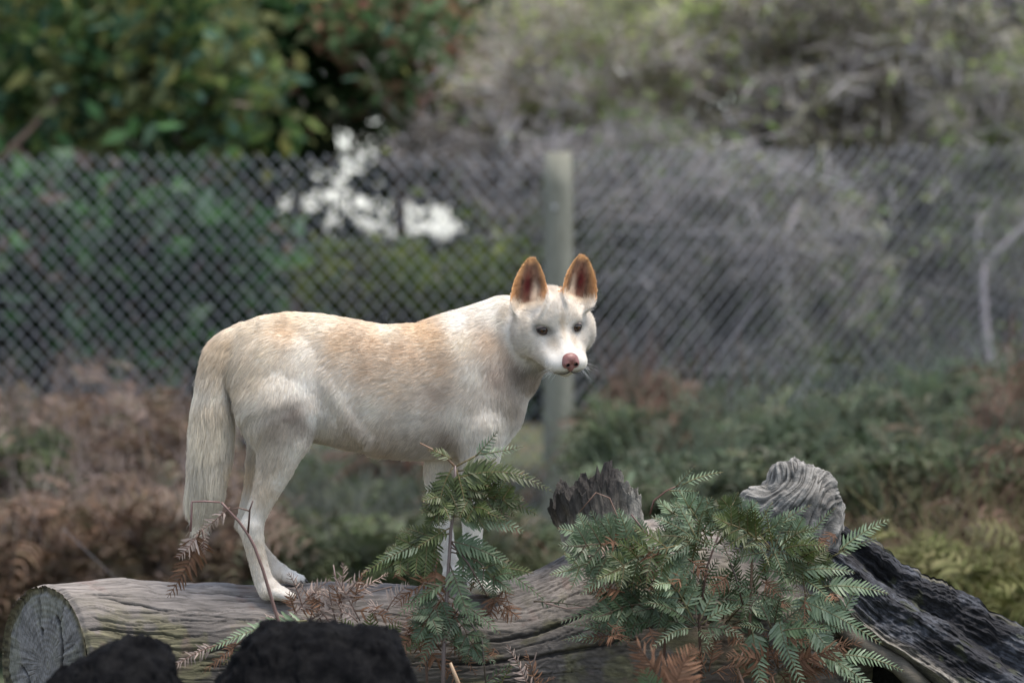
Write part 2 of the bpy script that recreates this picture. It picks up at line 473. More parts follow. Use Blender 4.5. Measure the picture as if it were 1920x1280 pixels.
def ear_coords(P):
    """for each point: inside-an-ear flag, a/w, h/L, side of shell"""
    best = np.zeros(len(P), int) - 1; A_ = np.zeros(len(P)); H_ = np.zeros(len(P)); N_ = np.zeros(len(P))
    for k, (base, h, n, a, L, hs_, ws_) in enumerate(EARS):
        d = P - base; hh = d @ h; aa = d @ a; nn = d @ n
        w = np.interp(hh, hs_, ws_)
        m = (hh > -14) & (hh < L + 6) & (np.abs(aa) < w + 2) & (nn > np.where(hh < .25 * L, -24, -42)) & (nn < 12)
        best[m] = k; A_[m] = aa[m] / (w[m] + 1); H_[m] = hh[m] / L
    return best, A_, H_

def coat(P, N):
    Z = -P[:, 2]; X = P[:, 0]
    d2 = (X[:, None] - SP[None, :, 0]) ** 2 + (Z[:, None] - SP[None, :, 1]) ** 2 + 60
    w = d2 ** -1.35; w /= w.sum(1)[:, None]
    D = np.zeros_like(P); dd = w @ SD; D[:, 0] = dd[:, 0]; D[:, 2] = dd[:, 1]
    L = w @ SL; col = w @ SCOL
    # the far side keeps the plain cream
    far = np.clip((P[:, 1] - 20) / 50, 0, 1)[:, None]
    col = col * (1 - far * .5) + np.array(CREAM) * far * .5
    # back line and hind edges catch longer guard hair
    # tail
    tp = np.array([(t[0], t[1], -t[2]) for t in TAIL], float)
    best = np.full(len(P), 1e9); TD = np.zeros_like(P)
    for a, b, in zip(tp[:-1], tp[1:]):
        ba = b - a; t = np.clip(((P - a) @ ba) / (ba @ ba), 0, 1); dist = np.linalg.norm(P - a - t[:, None] * ba, axis=1)
        m = dist < best; best[m] = dist[m]; TD[m] = ba / np.linalg.norm(ba)
    tm = np.clip((40 - best) / 6, 0, 1) * np.clip((446 - X + (Z - 640) * .05) / 10, 0, 1) * (Z < 1000)
    tm = tm * np.clip((Z - 620) / 20, 0, 1)
    tl = np.interp(Z, [640, 700, 800, 900, 960], [15, 18, 26, 30, 34])
    tc = np.stack([np.interp(Z, [640, 690, 735, 760, 800, 860, 940], c) for c in ((.80, .80, .88, .78, .80, .84, .85), (.68, .70, .83, .70, .74, .78, .79), (.53, .57, .75, .58, .63, .68, .69))], 1)
    D = D * (1 - tm[:, None]) + TD * tm[:, None]; L = L * (1 - tm) + tl * tm; col = col * (1 - tm[:, None]) + tc * tm[:, None]
    # head; brow and cheek shading painted into its colour
    q = (P - HC) @ HR
    hd = np.linalg.norm((P - hp(0, 10, -5)) , axis=1)
    mz = np.linalg.norm(q - np.stack([np.zeros(len(q)), np.clip(q[:, 1], 20, 120), np.full(len(q), -45.)], 1), axis=1)
    hm = np.clip((102 - hd) / 16, 0, 1) * np.clip((q[:, 1] + 48) / 20, 0, 1)
    hm = np.maximum(hm, np.clip((56 - mz) / 8, 0, 1) * (q[:, 1] > 22))
    fr = P - hp(0, 98, -32)
    fr = fr / (np.linalg.norm(fr, axis=1)[:, None] + 1e-6) - np.array([0, 0, .25])
    fl = np.interp(q[:, 1], [-50, 0, 40, 70, 110], [17, 13, 8, 6.0, 4.0])
    hc = np.tile(np.array((.82, .765, .70)), (len(P), 1))
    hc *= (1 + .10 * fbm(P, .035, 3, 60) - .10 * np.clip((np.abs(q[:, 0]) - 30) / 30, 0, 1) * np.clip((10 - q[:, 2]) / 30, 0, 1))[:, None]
    hc *= (1 - .10 * np.clip(1 - np.abs(q[:, 0]) / 2.5, 0, 1) * (q[:, 2] > 18) * (q[:, 1] > 10))[:, None]
    hc *= (1 - .22 * np.clip(1 - np.hypot((np.abs(q[:, 0]) - 14) / 10, (q[:, 2] + 8) / 16), 0, 1) * (q[:, 1] > 35))[:, None]
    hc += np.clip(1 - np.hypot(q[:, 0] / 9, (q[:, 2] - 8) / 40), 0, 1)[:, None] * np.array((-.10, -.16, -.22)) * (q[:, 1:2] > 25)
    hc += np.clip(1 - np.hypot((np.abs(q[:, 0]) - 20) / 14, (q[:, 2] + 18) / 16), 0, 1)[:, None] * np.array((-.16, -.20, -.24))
    hc += np.clip((q[:, 1] - 62) / 20, 0, 1)[:, None] * np.array((.02, .04, .06))
    lip = np.clip(1 - np.abs(q[:, 2] + 66) / 6, 0, 1) * (q[:, 1] > 20) * np.clip((np.abs(q[:,0]))/10,0.5,1)
    hc *= (1 - .55 * lip)[:, None]
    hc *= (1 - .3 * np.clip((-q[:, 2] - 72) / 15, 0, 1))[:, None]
    for s in (-1, 1):
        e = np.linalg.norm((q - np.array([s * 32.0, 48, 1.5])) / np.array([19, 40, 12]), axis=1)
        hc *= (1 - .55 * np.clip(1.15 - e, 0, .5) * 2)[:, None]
        g = np.linalg.norm((q - np.array([s * 13, 92, -52])) / np.array([9, 20, 6]), axis=1)
        hc *= (1 - .25 * np.clip(1.1 - g, 0, .6))[:, None]
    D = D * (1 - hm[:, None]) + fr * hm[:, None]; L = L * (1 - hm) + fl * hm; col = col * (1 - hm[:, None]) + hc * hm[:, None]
    # ears
    eb, ea, eh = ear_coords(P)
    inner = np.zeros(len(P))
    for k, (base, h, n, a, Le, hs_, ws_) in enumerate(EARS):
        m = eb == k
        if not m.any(): continue
        f = np.clip(eh[m] * 6 + .9, 0, 1)[:, None]
        ins = ((N[m] @ n) > .05) & (np.abs(ea[m]) < .90) & (eh[m] < .93)
        rim = np.clip((np.abs(ea[m]) - .50) / .32, 0, 1)[:, None]
        rim = np.maximum(rim, np.clip((eh[m] - .80) / .12, 0, 1)[:, None])
        oc = np.array((.64, .36, .17)) * np.ones((m.sum(), 1))
        ic = np.array((.21, .115, .075)) * (1 - rim) + np.array((.58, .32, .145)) * rim
        sgn = 1 if k == 0 else -1
        tuft = np.clip(1 - np.hypot((ea[m] - sgn * .30) / .34, (eh[m] - .24) / .34), 0, 1)[:, None] ** .7
        ic = ic * (1 - tuft * .75) + np.array((.66, .54, .42)) * tuft * .75
        low = np.clip(1 - eh[m] / .07, 0, 1)[:, None]
        ic = ic * (1 - low) + np.array((.74, .62, .48)) * low
        deep = np.clip(1.25 - np.hypot((ea[m] + sgn * .16) / .34, (eh[m] - .42) / .34), 0, 1)[:, None]
        ic = ic * (1 - deep) + np.array((.10, .016, .014)) * deep
        c = np.where(ins[:, None], ic, oc)
        back = ((N[m] @ n) < -.1)[:, None]
        c = np.where(back & (eh[m] < .6)[:, None], np.array((.78, .66, .52)), c)
        col[m] = col[m] * (1 - f) + c * f
        dr = h * .9 + a * (np.sign(ea[m]) * -.35)[:, None] * ins[:, None] + n * .25 * ins[:, None]
        D[m] = D[m] * (1 - f) + dr * f
        L[m] = L[m] * (1 - f[:, 0]) + np.where(ins, np.where((np.abs(ea[m]) > .45) & (eh[m] < .5), 13, 6), 4.0) * f[:, 0]
        inner[m] = ins
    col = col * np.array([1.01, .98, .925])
    return D, L, np.clip(col, .01, .93), inner, hm, tm

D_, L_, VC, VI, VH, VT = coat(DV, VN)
skin = NT('coat_skin')
sc_ = skin.attr('Col'); skin.base(sc_); skin.setb(Roughness=.85)
skin.b.inputs['Specular IOR Level'].default_value = .15
dog = empty('dingo', to_world(np.array([700, 0, -1110.])))
tag(dog, 'pale cream dingo standing on the log with its head turned to the camera', 'dingo')
off = np.array(dog.location)
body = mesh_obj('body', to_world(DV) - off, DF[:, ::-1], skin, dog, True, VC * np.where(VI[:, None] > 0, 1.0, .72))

# ---- fur
furm = NT('fur')
furm.n.remove(furm.b)
colr = furm.attr('fcol')
dif = furm.node('ShaderNodeBsdfDiffuse'); trn = furm.node('ShaderNodeBsdfTranslucent'); gl = furm.node('ShaderNodeBsdfGlossy')
gl.inputs['Roughness'].default_value = .45
m1 = furm.node('ShaderNodeMixShader'); m1.inputs[0].default_value = .28
m2 = furm.node('ShaderNodeMixShader'); m2.inputs[0].default_value = .05
furm.link(colr, dif.inputs['Color']); furm.link(colr, trn.inputs['Color'])
furm.link(dif.outputs[0], m1.inputs[1]); furm.link(trn.outputs[0], m1.inputs[2])
furm.link(m1.outputs[0], m2.inputs[1]); furm.link(gl.outputs[0], m2.inputs[2]); furm.link(m2.outputs[0], furm.out.inputs[0])

def strands(name, P, T, rad, col, mat, parent, taper=.25):
    """P: (n, k, 3) world points"""
    n, k, _ = P.shape
    cu = bpy.data.hair_curves.new(name)
    cu.add_curves([k] * n)
    cu.position_data.foreach_set('vector', P.astype(np.float32).ravel())
    r = cu.attributes.get('radius') or cu.attributes.new('radius', 'FLOAT', 'POINT')
    rr = (rad[:, None] * np.linspace(1, taper, k)[None, :]).astype(np.float32)
    r.data.foreach_set('value', rr.ravel())
    a = cu.attributes.new('fcol', 'FLOAT_COLOR', 'CURVE')
    c = np.ones((n, 4), np.float32); c[:, :3] = col; a.data.foreach_set('color', c.ravel())
    cu.materials.append(mat.m)
    o = bpy.data.objects.new(name, cu); C.objects.link(o); o.parent = parent
    return o

def grow(count, KP=5):
    area = .5 * np.linalg.norm(FN, axis=1)
    dens = area * (1 + 2.2 * VH[DF[:, 0]]) * (1 + .3 * VT[DF[:, 0]]) * np.where(VI[DF[:, 0]] > 0, .5, 1)
    # hair seen from the front side matters most; the far side gets thinner cover
    dens *= np.where(VN[DF[:, 0], 1] > .45, .35, 1.0)
    cum = np.cumsum(dens); pick = np.searchsorted(cum, rng.random(count) * cum[-1])
    u = rng.random((count, 1)); v = rng.random((count, 1))
    f = DF[pick]
    P = DV[f[:, 0]] * (1 - u) * (1 - v) + DV[f[:, 1]] * u * (1 - v) + DV[f[:, 2]] * u * v + DV[f[:, 3]] * (1 - u) * v
    N = VN[f[:, 0]] * (1 - u) * (1 - v) + VN[f[:, 1]] * u * (1 - v) + VN[f[:, 2]] * u * v + VN[f[:, 3]] * (1 - u) * v
    N /= np.linalg.norm(N, axis=1)[:, None] + 1e-9
    # no hair on nose leather and on the eyes
    q = (P - HC) @ HR
    keep = np.linalg.norm((q - np.array([0, 104, -46])) / np.array([15.6, 14, 15.4]), axis=1) > 1
    for s in (-1, 1): keep &= np.linalg.norm((q - np.array([s * 32.0, 48, 1.5])) / np.array([9.8, 40, 5.2]), axis=1) > 1
    keep &= P[:, 2] > -1121
    P, N = P[keep], N[keep]
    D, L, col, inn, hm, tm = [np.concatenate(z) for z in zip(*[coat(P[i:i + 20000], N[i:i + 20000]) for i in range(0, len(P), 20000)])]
    # wander
    D = D + np.stack([fbm(P, .022, 2, s) for s in (1, 5, 9)], 1) * .30 * (1 - hm * .6)[:, None]
    T = D - N * (D * N).sum(1)[:, None]; T /= np.linalg.norm(T, axis=1)[:, None] + 1e-6
    n = len(P)
    L = L * np.where(tm > .5, 1, .80) * rng.uniform(.65, 1.2, n) * (1 + .25 * fbm(P, .05, 2, 3))
    lift = np.where(inn > 0, .55, .30 + .10 * rng.random(n)) + .24 * tm * rng.random(n)
    jit = rng.normal(0, 1, (n, 3)) * .13
    d0 = T * np.sqrt(1 - lift[:, None] ** 2) + N * lift[:, None] + jit
    t = np.linspace(0, 1, KP)[None, :, None]
    bend = T * .35 - N * .22
    G = np.array([0, 0, -1.0]) * .18
    S = P[:, None, :] - N[:, None, :] * .8 + L[:, None, None] * (t * d0[:, None, :] + t * t * (bend + G * (L / 30)[:, None])[:, None, :])
    # clumps: strands of a small cell lean to their common tip
    for cell, amt in ((6.0, .36), (13.0, .20)):
        cs = cell * np.where(L > 17, 1.5, 1.0)[:, None] if cell > 10 else cell
        key3 = np.floor((P + np.stack([vnoise(P, .05, z) for z in (2, 3, 4)], 1) * cell * .8 - T * 0) / cs).astype(np.int64)
        key = key3[:, 0] * 73856093 ^ key3[:, 1] * 19349663 ^ key3[:, 2] * 83492791
        _, inv = np.unique(key, return_inverse=True); inv = inv.ravel()
        cn = np.bincount(inv)
        for kx in range(1, KP):
            wgt = amt * (kx / (KP - 1)) ** 1.3
            mean = np.stack([np.bincount(inv, S[:, kx, c]) for c in range(3)], 1) / cn[:, None]
            S[:, kx] += (mean[inv] - S[:, kx]) * wgt * ((1 - hm * .6) * np.clip((L - 5) / 7, .12, 1) * (1 + tm * .3))[:, None]
        tone = np.random.default_rng(5).random(len(cn))[inv]
        col = col * (1 + (tone - .5)[:, None] * (.19 if cell > 10 else .13))
    brow = 1 - .25 * hm * rng.random(n) * (rng.random(n) < .35); col = col * brow[:, None]
    # agouti flecks: darker tips scattered through the coat
    fl = rng.random(n)
    dark = (fl < .20) * (1 - hm * .85)
    col = col * (1 - .28 * dark)[:, None]
    col = col * rng.uniform(.90, 1.06, n)[:, None]
    rad = np.where(L > 17, .38, .30) * (1 - .35 * hm)
    return S, np.clip(col, .01, .93), rad
S, fc, fr_ = grow(FUR_COUNT)
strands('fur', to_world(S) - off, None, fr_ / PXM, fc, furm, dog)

# ---- eyes, lids, nose, mouth, whiskers, claws
def uv_sphere(nu=28, nv=18):
    V = []; F = []
    for j in range(nv + 1):
        th = math.pi * j / nv
        for i in range(nu):
            ph = 2 * math.pi * i / nu
            V.append((math.sin(th) * math.cos(ph), math.sin(th) * math.sin(ph), math.cos(th)))
    for j in range(nv):
        for i in range(nu):
            a = j * nu + i; b = j * nu + (i + 1) % nu
            F.append((a, a + nu, b + nu, b))
    return np.array(V), F
m_eye = NT('eye')
ec = m_eye.attr('Col'); m_eye.base(ec); m_eye.setb(Roughness=.12); m_eye.b.inputs['Coat Weight'].default_value = .35; m_eye.b.inputs['Coat Roughness'].default_value = .02
m_lidc = NT('eyelid_skin'); m_lidc.base(m_lidc.attr('Col')); m_lidc.setb(Roughness=.75)
m_lid = NT('lid_skin'); m_lid.setb(Base_Color=(.022, .014, .012, 1), Roughness=.45)
for s in (-1, 1):
    c = EYE[s] - hf * 5.0
    g = hf * .95 + np.array([0, -.28, 0.02]); g /= np.linalg.norm(g)
    V, F = uv_sphere()
    zx = np.cross([0, 0, 1.0], g); zx /= np.linalg.norm(zx); zy = np.cross(g, zx)
    Vw = V @ np.stack([zx, zy, g])
    ang = np.degrees(np.arccos(np.clip(V[:, 2], -1, 1)))
    cols = np.where(ang[:, None] < 19, (.004, .004, .004), np.where(ang[:, None] < 47, np.array((.05, .021, .009)), np.array((.008, .006, .005))))
    cols = np.where((ang[:, None] >= 40) & (ang[:, None] < 50), (.02, .01, .008), cols)
    mesh_obj('eye', to_world(c + Vw * 11.0) - off, F, m_eye, dog, True, cols)
    LV = []; LC = []; NR = 40
    ringdef = ((0.0, 11.15, 0), (.12, 11.9, 0), (.28, 12.1, 1), (.6, 12.0, 3), (1.0, 11.8, 4), (1.35, 11.5, 4))
    for ri, (w_, rad_, dk) in enumerate(ringdef):
        for i in range(NR):
            a = 2 * math.pi * i / NR; ca, sa = math.cos(a), math.sin(a)
            ar = 10.2 * ca; au = (5.4 if sa > 0 else 4.6) * sa * (1 - .12 * abs(ca)) - .10 * ar * s * -1
            br = 14.5 * ca; bu = 9.0 * sa
            r_ = ar * (1 - w_) + br * w_; u_ = au * (1 - w_) + bu * w_
            rr2 = r_ * r_ + u_ * u_
            zd = math.sqrt(max(rad_ ** 2 - rr2, 0)) - (2.5 if rr2 > rad_ ** 2 else 0)
            LV.append(c + hr * r_ + hu * u_ + hf * zd)
            LC.append(((.018, .012, .010), (.02, .013, .011), (.028, .019, .015), (.10, .07, .055), (.34, .27, .22))[dk if ri else 0])
    LF = [(j * NR + i, j * NR + (i + 1) % NR, (j + 1) * NR + (i + 1) % NR, (j + 1) * NR + i) for j in range(5) for i in range(NR)]
    mesh_obj('eyelid', to_world(np.array(LV)) - off, LF, m_lidc, dog, True, np.array(LC))
# nose leather: its own little distance field
FLD_KEEP, O_KEEP, SH_KEEP, H_KEEP = FLD, O, SH, H
H = .8; nc = hp(0, 104, -46); O = (nc - 30).astype(np.float32); SH = (75, 75, 75); FLD = np.full(SH, 30.0, np.float32)
hell((0, 101, -40), (15.5, 13, 11.5), 4)
for s in (-1, 1):
    hell((s * 8.8, 104, -47), (8.2, 11, 9.2), 4)
hell((0, 104, -55), (6.5, 9, 8), 4)
for s in (-1, 1):
    hcone((s * 7.2, 118, -49), (s * 8.2, 109, -47.5), 3.4, 2.6, 2, 'sub')
    hcone((s * 9, 117, -51.5), (s * 16, 109, -51), 1.6, 1.1, 1.5, 'sub')
hcone((0, 118, -48), (0, 114, -62), .9, 1.1, 1.5, 'sub')
NV, NF = surface_nets(FLD, H, O)
FLD, O, SH, H = FLD_KEEP, O_KEEP, SH_KEEP, H_KEEP
m_nose = NT('nose_leather')
v = m_nose.coords('Object', (1, 1, 1)); nz = m_nose.noise(v, 350, 3)
m_nose.base(m_nose.mix(1.0, m_nose.ramp(nz, [(.3, (.17, .065, .055)), (.7, (.25, .108, .09))]), m_nose.attr('Col'), 'MULTIPLY')); m_nose.setb(Roughness=.42)
vo = m_nose.node('ShaderNodeTexVoronoi'); vo.inputs['Scale'].default_value = 700; m_nose.link(v, vo.inputs['Vector'])
m_nose.bump(vo.outputs['Distance'], .35, .0008)
qn = (NV - HC) @ HR
nostril = np.minimum(np.linalg.norm((qn - [7.8, 112, -48]) / [4.6, 9, 4.0], axis=1), np.linalg.norm((qn - [-7.8, 112, -48]) / [4.6, 9, 4.0], axis=1))
nk = np.clip((nostril - .75) * 4, .04, 1)[:, None] * np.ones((1, 3))  # darkness of the shallow nostril holes painted into the colour
mesh_obj('nose', to_world(NV) - off, NF, m_nose, dog, True, nk)
mo = Acc()
for s in (-1, 1):
    mo.tube(to_world(np.array([hp(0, 104, -62), hp(s * 5, 103, -66.5), hp(s * 13, 99.5, -69.5), hp(s * 20, 91, -71), hp(s * 26, 74, -73)])) - off, np.array([1.0, 1.2, .9, .5, .3]) / PXM, 6)
mo.build('lips', m_lid, dog)
# whiskers
WN = 46; W = np.zeros((WN, 6, 3)); t6 = np.linspace(0, 1, 6)
for i in range(WN):
    s = -1 if i % 2 else 1
    root = hp(s * rng.uniform(15, 25), rng.uniform(74, 96), rng.uniform(-62, -44))
    dr = hr * s * rng.uniform(.5, 1) + hf * rng.uniform(.0, .6) + hu * rng.uniform(-.8, .15)
    dr /= np.linalg.norm(dr); Lw = rng.uniform(14, 40)
    W[i] = root + (t6[:, None] * dr + (t6 ** 2)[:, None] * (np.array([0, 0, -.25]) - hf * .2)) * Lw
strands('whisker', to_world(W) - off, None, np.full(WN, .22) / PXM, np.tile((.85, .83, .8), (WN, 1)), furm, dog, .15)
m_claw = NT('claw'); m_claw.setb(Base_Color=(.05, .04, .035, 1), Roughness=.35)
for (x, y, zb, s) in ((505, -60, 1122, 1), (520, 22, 1098, .95), (893, -54, 1112, 1), (845, 34, 1096, .95)):
    for i in range(4):
        o = (i - 1.5) * 13.5 * s; f = (44 if i in (1, 2) else 35) * s
        A = Acc(); b = np.array([x + f + 6 * s, y + o, -(zb - 9 * s)])
        A.tube(to_world(np.array([b, b + [5, 0, -1.5], b + [9, 0, -5.5]])) - off, np.array([2.4, 1.8, .6]) / PXM, 6)
        A.build('claw', m_claw, dog)
# ================================================================ ground, log, stubs, charred wood
def ground_z(x, y):
    return .05 + .42 * math.exp(-((y - 8) / 2.0) ** 2) * math.exp(-(x / 3.5) ** 4) + .10 * max(0, min(1, (y - 24) / 40))
gx = np.concatenate([np.linspace(-400, -14, 14), np.linspace(-12, 12, 90), np.linspace(14, 400, 14)])
gy = np.concatenate([np.linspace(-60, 2, 10), np.linspace(3, 30, 110), np.linspace(33, 900, 24)])
GX, GY = np.meshgrid(gx, gy, indexing='ij')
GZ = np.vectorize(ground_z)(GX, GY) + .05 * fbm(np.stack([GX, GY, GX * 0], -1), .8, 4)
GV = np.stack([GX, GY, GZ], -1).reshape(-1, 3)
nyg = len(gy); gi = np.arange(len(gx) * nyg).reshape(len(gx), nyg)
GF = np.stack([gi[:-1, :-1], gi[1:, :-1], gi[1:, 1:], gi[:-1, 1:]], -1).reshape(-1, 4)
mg = NT('leaf_litter')
v = mg.coords('Object', (1, 1, 1)); n1 = mg.noise(v, 14, 8, .7); n2 = mg.noise(v, .7, 4)
c1 = mg.ramp(n1, [(.3, (.035, .025, .018)), (.55, (.10, .07, .045)), (.75, (.17, .13, .09))])
c2 = mg.ramp(n1, [(.3, (.025, .04, .015)), (.7, (.09, .13, .045))])
mg.base(mg.mix(mg.ramp(n2, [(.42, (0, 0, 0)), (.6, (1, 1, 1))]), c1, c2)); mg.setb(Roughness=.9); mg.bump(n1, .8, .03)
g = mesh_obj('ground', GV, GF, mg); tag(g, kind='structure')

def grid_faces(nu, nv, close_v=False):
    i = np.arange(nu * nv).reshape(nu, nv)
    if close_v:
        j = np.roll(i, -1, axis=1); return np.stack([i[:-1], i[1:], j[1:], j[:-1]], -1).reshape(-1, 4)
    return np.stack([i[:-1, :-1], i[1:, :-1], i[1:, 1:], i[:-1, 1:]], -1).reshape(-1, 4)

def wood_mat(name, bumpscale=260, rough=.85, bs=.5, grain=(6, 60, 60)):
    m = NT(name); c = m.attr('Col')
    v = m.coords('Object', grain); n = m.noise(v, 1.6, 8, .7, .3)
    v2 = m.coords('Object'); n2 = m.noise(v2, bumpscale, 5, .6)
    k = m.ramp(n, [(.25, (.55, .55, .55)), (.5, (1, 1, 1)), (.75, (1.35, 1.33, 1.3))])
    m.base(m.mix(1.0, c, k, 'MULTIPLY')); m.setb(Roughness=rough)
    m.b.inputs['Specular IOR Level'].default_value = .3
    h = m.math('ADD', n, m.math('MULTIPLY', n2, .35)); m.bump(h, bs, .006)
    return m
m_log = wood_mat('weathered_wood')
m_face = wood_mat('sawn_end_grain', grain=(30, 30, 30), bs=.3)
m_stub = wood_mat('broken_wood', grain=(50, 50, 8), bs=.8)
m_knob = wood_mat('gnarled_wood', grain=(12, 30, 30), bs=.9)
m_char = NT('charred_wood')
cc_ = m_char.attr('Col'); v = m_char.coords('Object', (1, 1, 1)); n1 = m_char.noise(v, 90, 8, .75); n2 = m_char.noise(v, 22, 5, .6)
m_char.base(m_char.mix(1.0, cc_, m_char.ramp(n1, [(.3, (.4, .4, .4)), (.7, (1.7, 1.7, 1.8))]), 'MULTIPLY')); m_char.setb(Roughness=.8); m_char.b.inputs['Specular IOR Level'].default_value = .2
m_char.bump(m_char.math('ADD', n1, n2), 1.0, .012)

log = empty('fallen_log', to_world(np.array([560, 30, -1265.])))
tag(log, 'grey weathered log with a sawn end, cracked and mossy, lying under the dingo', 'log')
lo_ = np.array(log.location)
# --- trunk
LCX = np.array([(-20, 1252, 8, 158), (80, 1250, 10, 158), (300, 1256, 22, 160), (560, 1262, 30, 161), (820, 1262, 36, 162), (950, 1258, 42, 164),
                (1030, 1250, 66, 184), (1090, 1244, 100, 214), (1180, 1240, 140, 246), (1300, 1235, 160, 250), (1450, 1225, 150, 225), (1560, 1215, 140, 185), (1640, 1210, 140, 120)], float)
NX, NA = 620, 520
sx = np.linspace(80, 1640, NX); ang = np.linspace(0, 2 * math.pi, NA, endpoint=False)
def smoothstep(a, b, x):
    t = np.clip((x - a) / (b - a), 0, 1); return t * t * (3 - 2 * t)
def lerp3(x, col):
    t = x; from_ = LCX[:, 0]
    m = np.interp(t, from_, LCX[:, col]); d = 25
    return (np.interp(t - d, from_, LCX[:, col]) + 2 * m + np.interp(t + d, from_, LCX[:, col])) / 4
cy_, cd_, cr_ = lerp3(sx, 1), lerp3(sx, 2), lerp3(sx, 3)
AX, AA = np.meshgrid(sx, ang, indexing='ij')
ca, sa = np.cos(AA), np.sin(AA)              # angle 0 = towards the camera, pi/2 = up
dirY, dirZ = -ca, sa
R0 = cr_[:, None] * np.ones_like(AX)
Pn = np.stack([AX, R0 * dirY, R0 * dirZ], -1)
warp = fbm(Pn * [1, 1, 1], .006, 3, 2)
Pg = np.stack([AX * .055 + warp * 1.5, R0 * dirY + 14 * warp, R0 * dirZ + 20 * warp], -1)
grain = fbm(Pg, .11, 4, 1, .6); ridg = 1 - np.abs(fbm(Pg, .05, 3, 4)) * 2
lump = fbm(Pn, .008, 3, 8)
R1 = R0 + 7 * lump + 1.6 * grain - 3.5 * np.clip(ridg - .82, 0, 1) / .18
CR = np.zeros_like(AX)
rc = np.random.default_rng(11)
def crack(x0, x1, a0, a1, w, dep):
    f = np.clip((AX - x0) / (x1 - x0), 0, 1)
    al = a0 + (a1 - a0) * f + .02 * vnoise(np.stack([AX * .03, AX * 0 + x0, AX * 0], -1)) + .006 * vnoise(np.stack([AX * .15, AX * 0 + x0, AX * 0], -1))
    ds = np.abs((AA - al + math.pi) % (2 * math.pi) - math.pi) * R0
    ww = w * np.sqrt(np.clip(4 * f * (1 - f), 0, 1)) + .01
    np.maximum(CR, dep * np.clip(1.3 - ds / ww, 0, 1) * ((AX > x0) & (AX < x1)), out=CR)
for i in range(150):
    x0 = rc.uniform(90, 1250); ln = rc.uniform(50, 300); a = rc.uniform(-.7, 1.65)
    crack(x0, x0 + ln, a, a + rc.normal(0, .05), rc.uniform(1.0, 2.6), rc.uniform(2, 7))
crack(140, 300, 1.02, .86, 3.4, 10); crack(90, 330, .55, .50, 3, 8); crack(890, 1120, .42, .50, 5, 16); crack(840, 1200, .16, .22, 4.5, 14)
crack(300, 520, .30, .34, 3, 8); crack(330, 470, 1.22, 1.12, 2.6, 8)
CR = CR * .75; R1 = R1 - CR
obl = -.63 * (R0 * dirY)                       # the saw cut runs at a slant
fade = np.clip(1 - (AX - 80) / 420, 0, 1)
edge = smoothstep(0, 14, AX - 80)
R1 = R1 - 5 * (1 - edge)
PX = AX + obl * fade
LP = np.stack([PX, cd_[:, None] + R1 * dirY, -(cy_[:, None]) + R1 * dirZ], -1)
big = fbm(Pn, .012, 4, 21); fine = fbm(Pg, .35, 3, 5)
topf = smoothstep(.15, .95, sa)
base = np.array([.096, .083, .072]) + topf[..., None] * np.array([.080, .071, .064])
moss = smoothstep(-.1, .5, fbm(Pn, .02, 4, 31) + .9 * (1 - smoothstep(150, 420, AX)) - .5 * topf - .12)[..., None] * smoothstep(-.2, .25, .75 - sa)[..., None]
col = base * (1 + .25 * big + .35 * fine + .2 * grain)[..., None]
col = col * (1 - .7 * moss) + np.array([.115, .105, .052]) * (1 + .5 * fine)[..., None] * .7 * moss
red = smoothstep(.35, .8, fbm(Pn, .02, 3, 44))[..., None] * .4
col = col * (1 - red) + np.array([.15, .095, .08]) * red
col = col * (1 - .6 * np.clip(CR / 6, 0, 1))[..., None]
# the flare behind the ferns is paler and swirls
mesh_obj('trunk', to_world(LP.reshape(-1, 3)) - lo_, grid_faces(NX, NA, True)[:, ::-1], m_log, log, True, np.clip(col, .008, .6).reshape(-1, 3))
# --- sawn face
NRr, NAf = 130, 420
rr = np.linspace(0, 1, NRr); af = np.linspace(0, 2 * math.pi, NAf, endpoint=False)
RR, AF = np.meshgrid(rr, af, indexing='ij')
edgeR = np.interp((AF) % (2 * math.pi), np.append(ang, 2 * math.pi), np.append(R1[0], R1[0][0]))
fy = -np.cos(AF) * RR * edgeR; fz = np.sin(AF) * RR * edgeR
pith = np.array([-8.0, 4.0])
ry, rz = fy - pith[0], fz - pith[1]; rd = np.hypot(ry, rz); ra = np.arctan2(rz, ry)
dep = 1.0 * vnoise(np.stack([fy * .04, fz * .04, fy * 0], -1)) + .5 * np.sin(rd * .55 + 2 * vnoise(np.stack([fy * .02, fz * .02, fy * 0], -1)))
rad_st = fbm(np.stack([np.cos(ra) * 16, np.sin(ra) * 16, rd * .02], -1), 1.0, 4, 2, .65) * smoothstep(5, 70, rd) + .4 * fbm(np.stack([fy, fz, fy * 0], -1), .12, 3, 7)
dep += .8 * rad_st + .5 * np.sin(fy * .9 + fz * .35 + 2 * vnoise(np.stack([fy * .03, fz * .03, fy * 0], -1)))
FC = np.zeros_like(RR)
def fcrack(pts, w, d):
    pts = np.array(pts, float); best = np.full(RR.shape, 1e9)
    wob = 2.0 * vnoise(np.stack([fy * .08, fz * .08, fy * 0 + d], -1))
    for p, q in zip(pts[:-1], pts[1:]):
        ba = q - p; t = np.clip(((fy - p[0]) * ba[0] + (fz - p[1]) * ba[1]) / (ba @ ba), 0, 1)
        best = np.minimum(best, np.hypot(fy - p[0] - t * ba[0], fz - p[1] - t * ba[1]) + wob * .3)
    np.maximum(FC, d * np.clip(1.4 - best / w, 0, 1), out=FC)
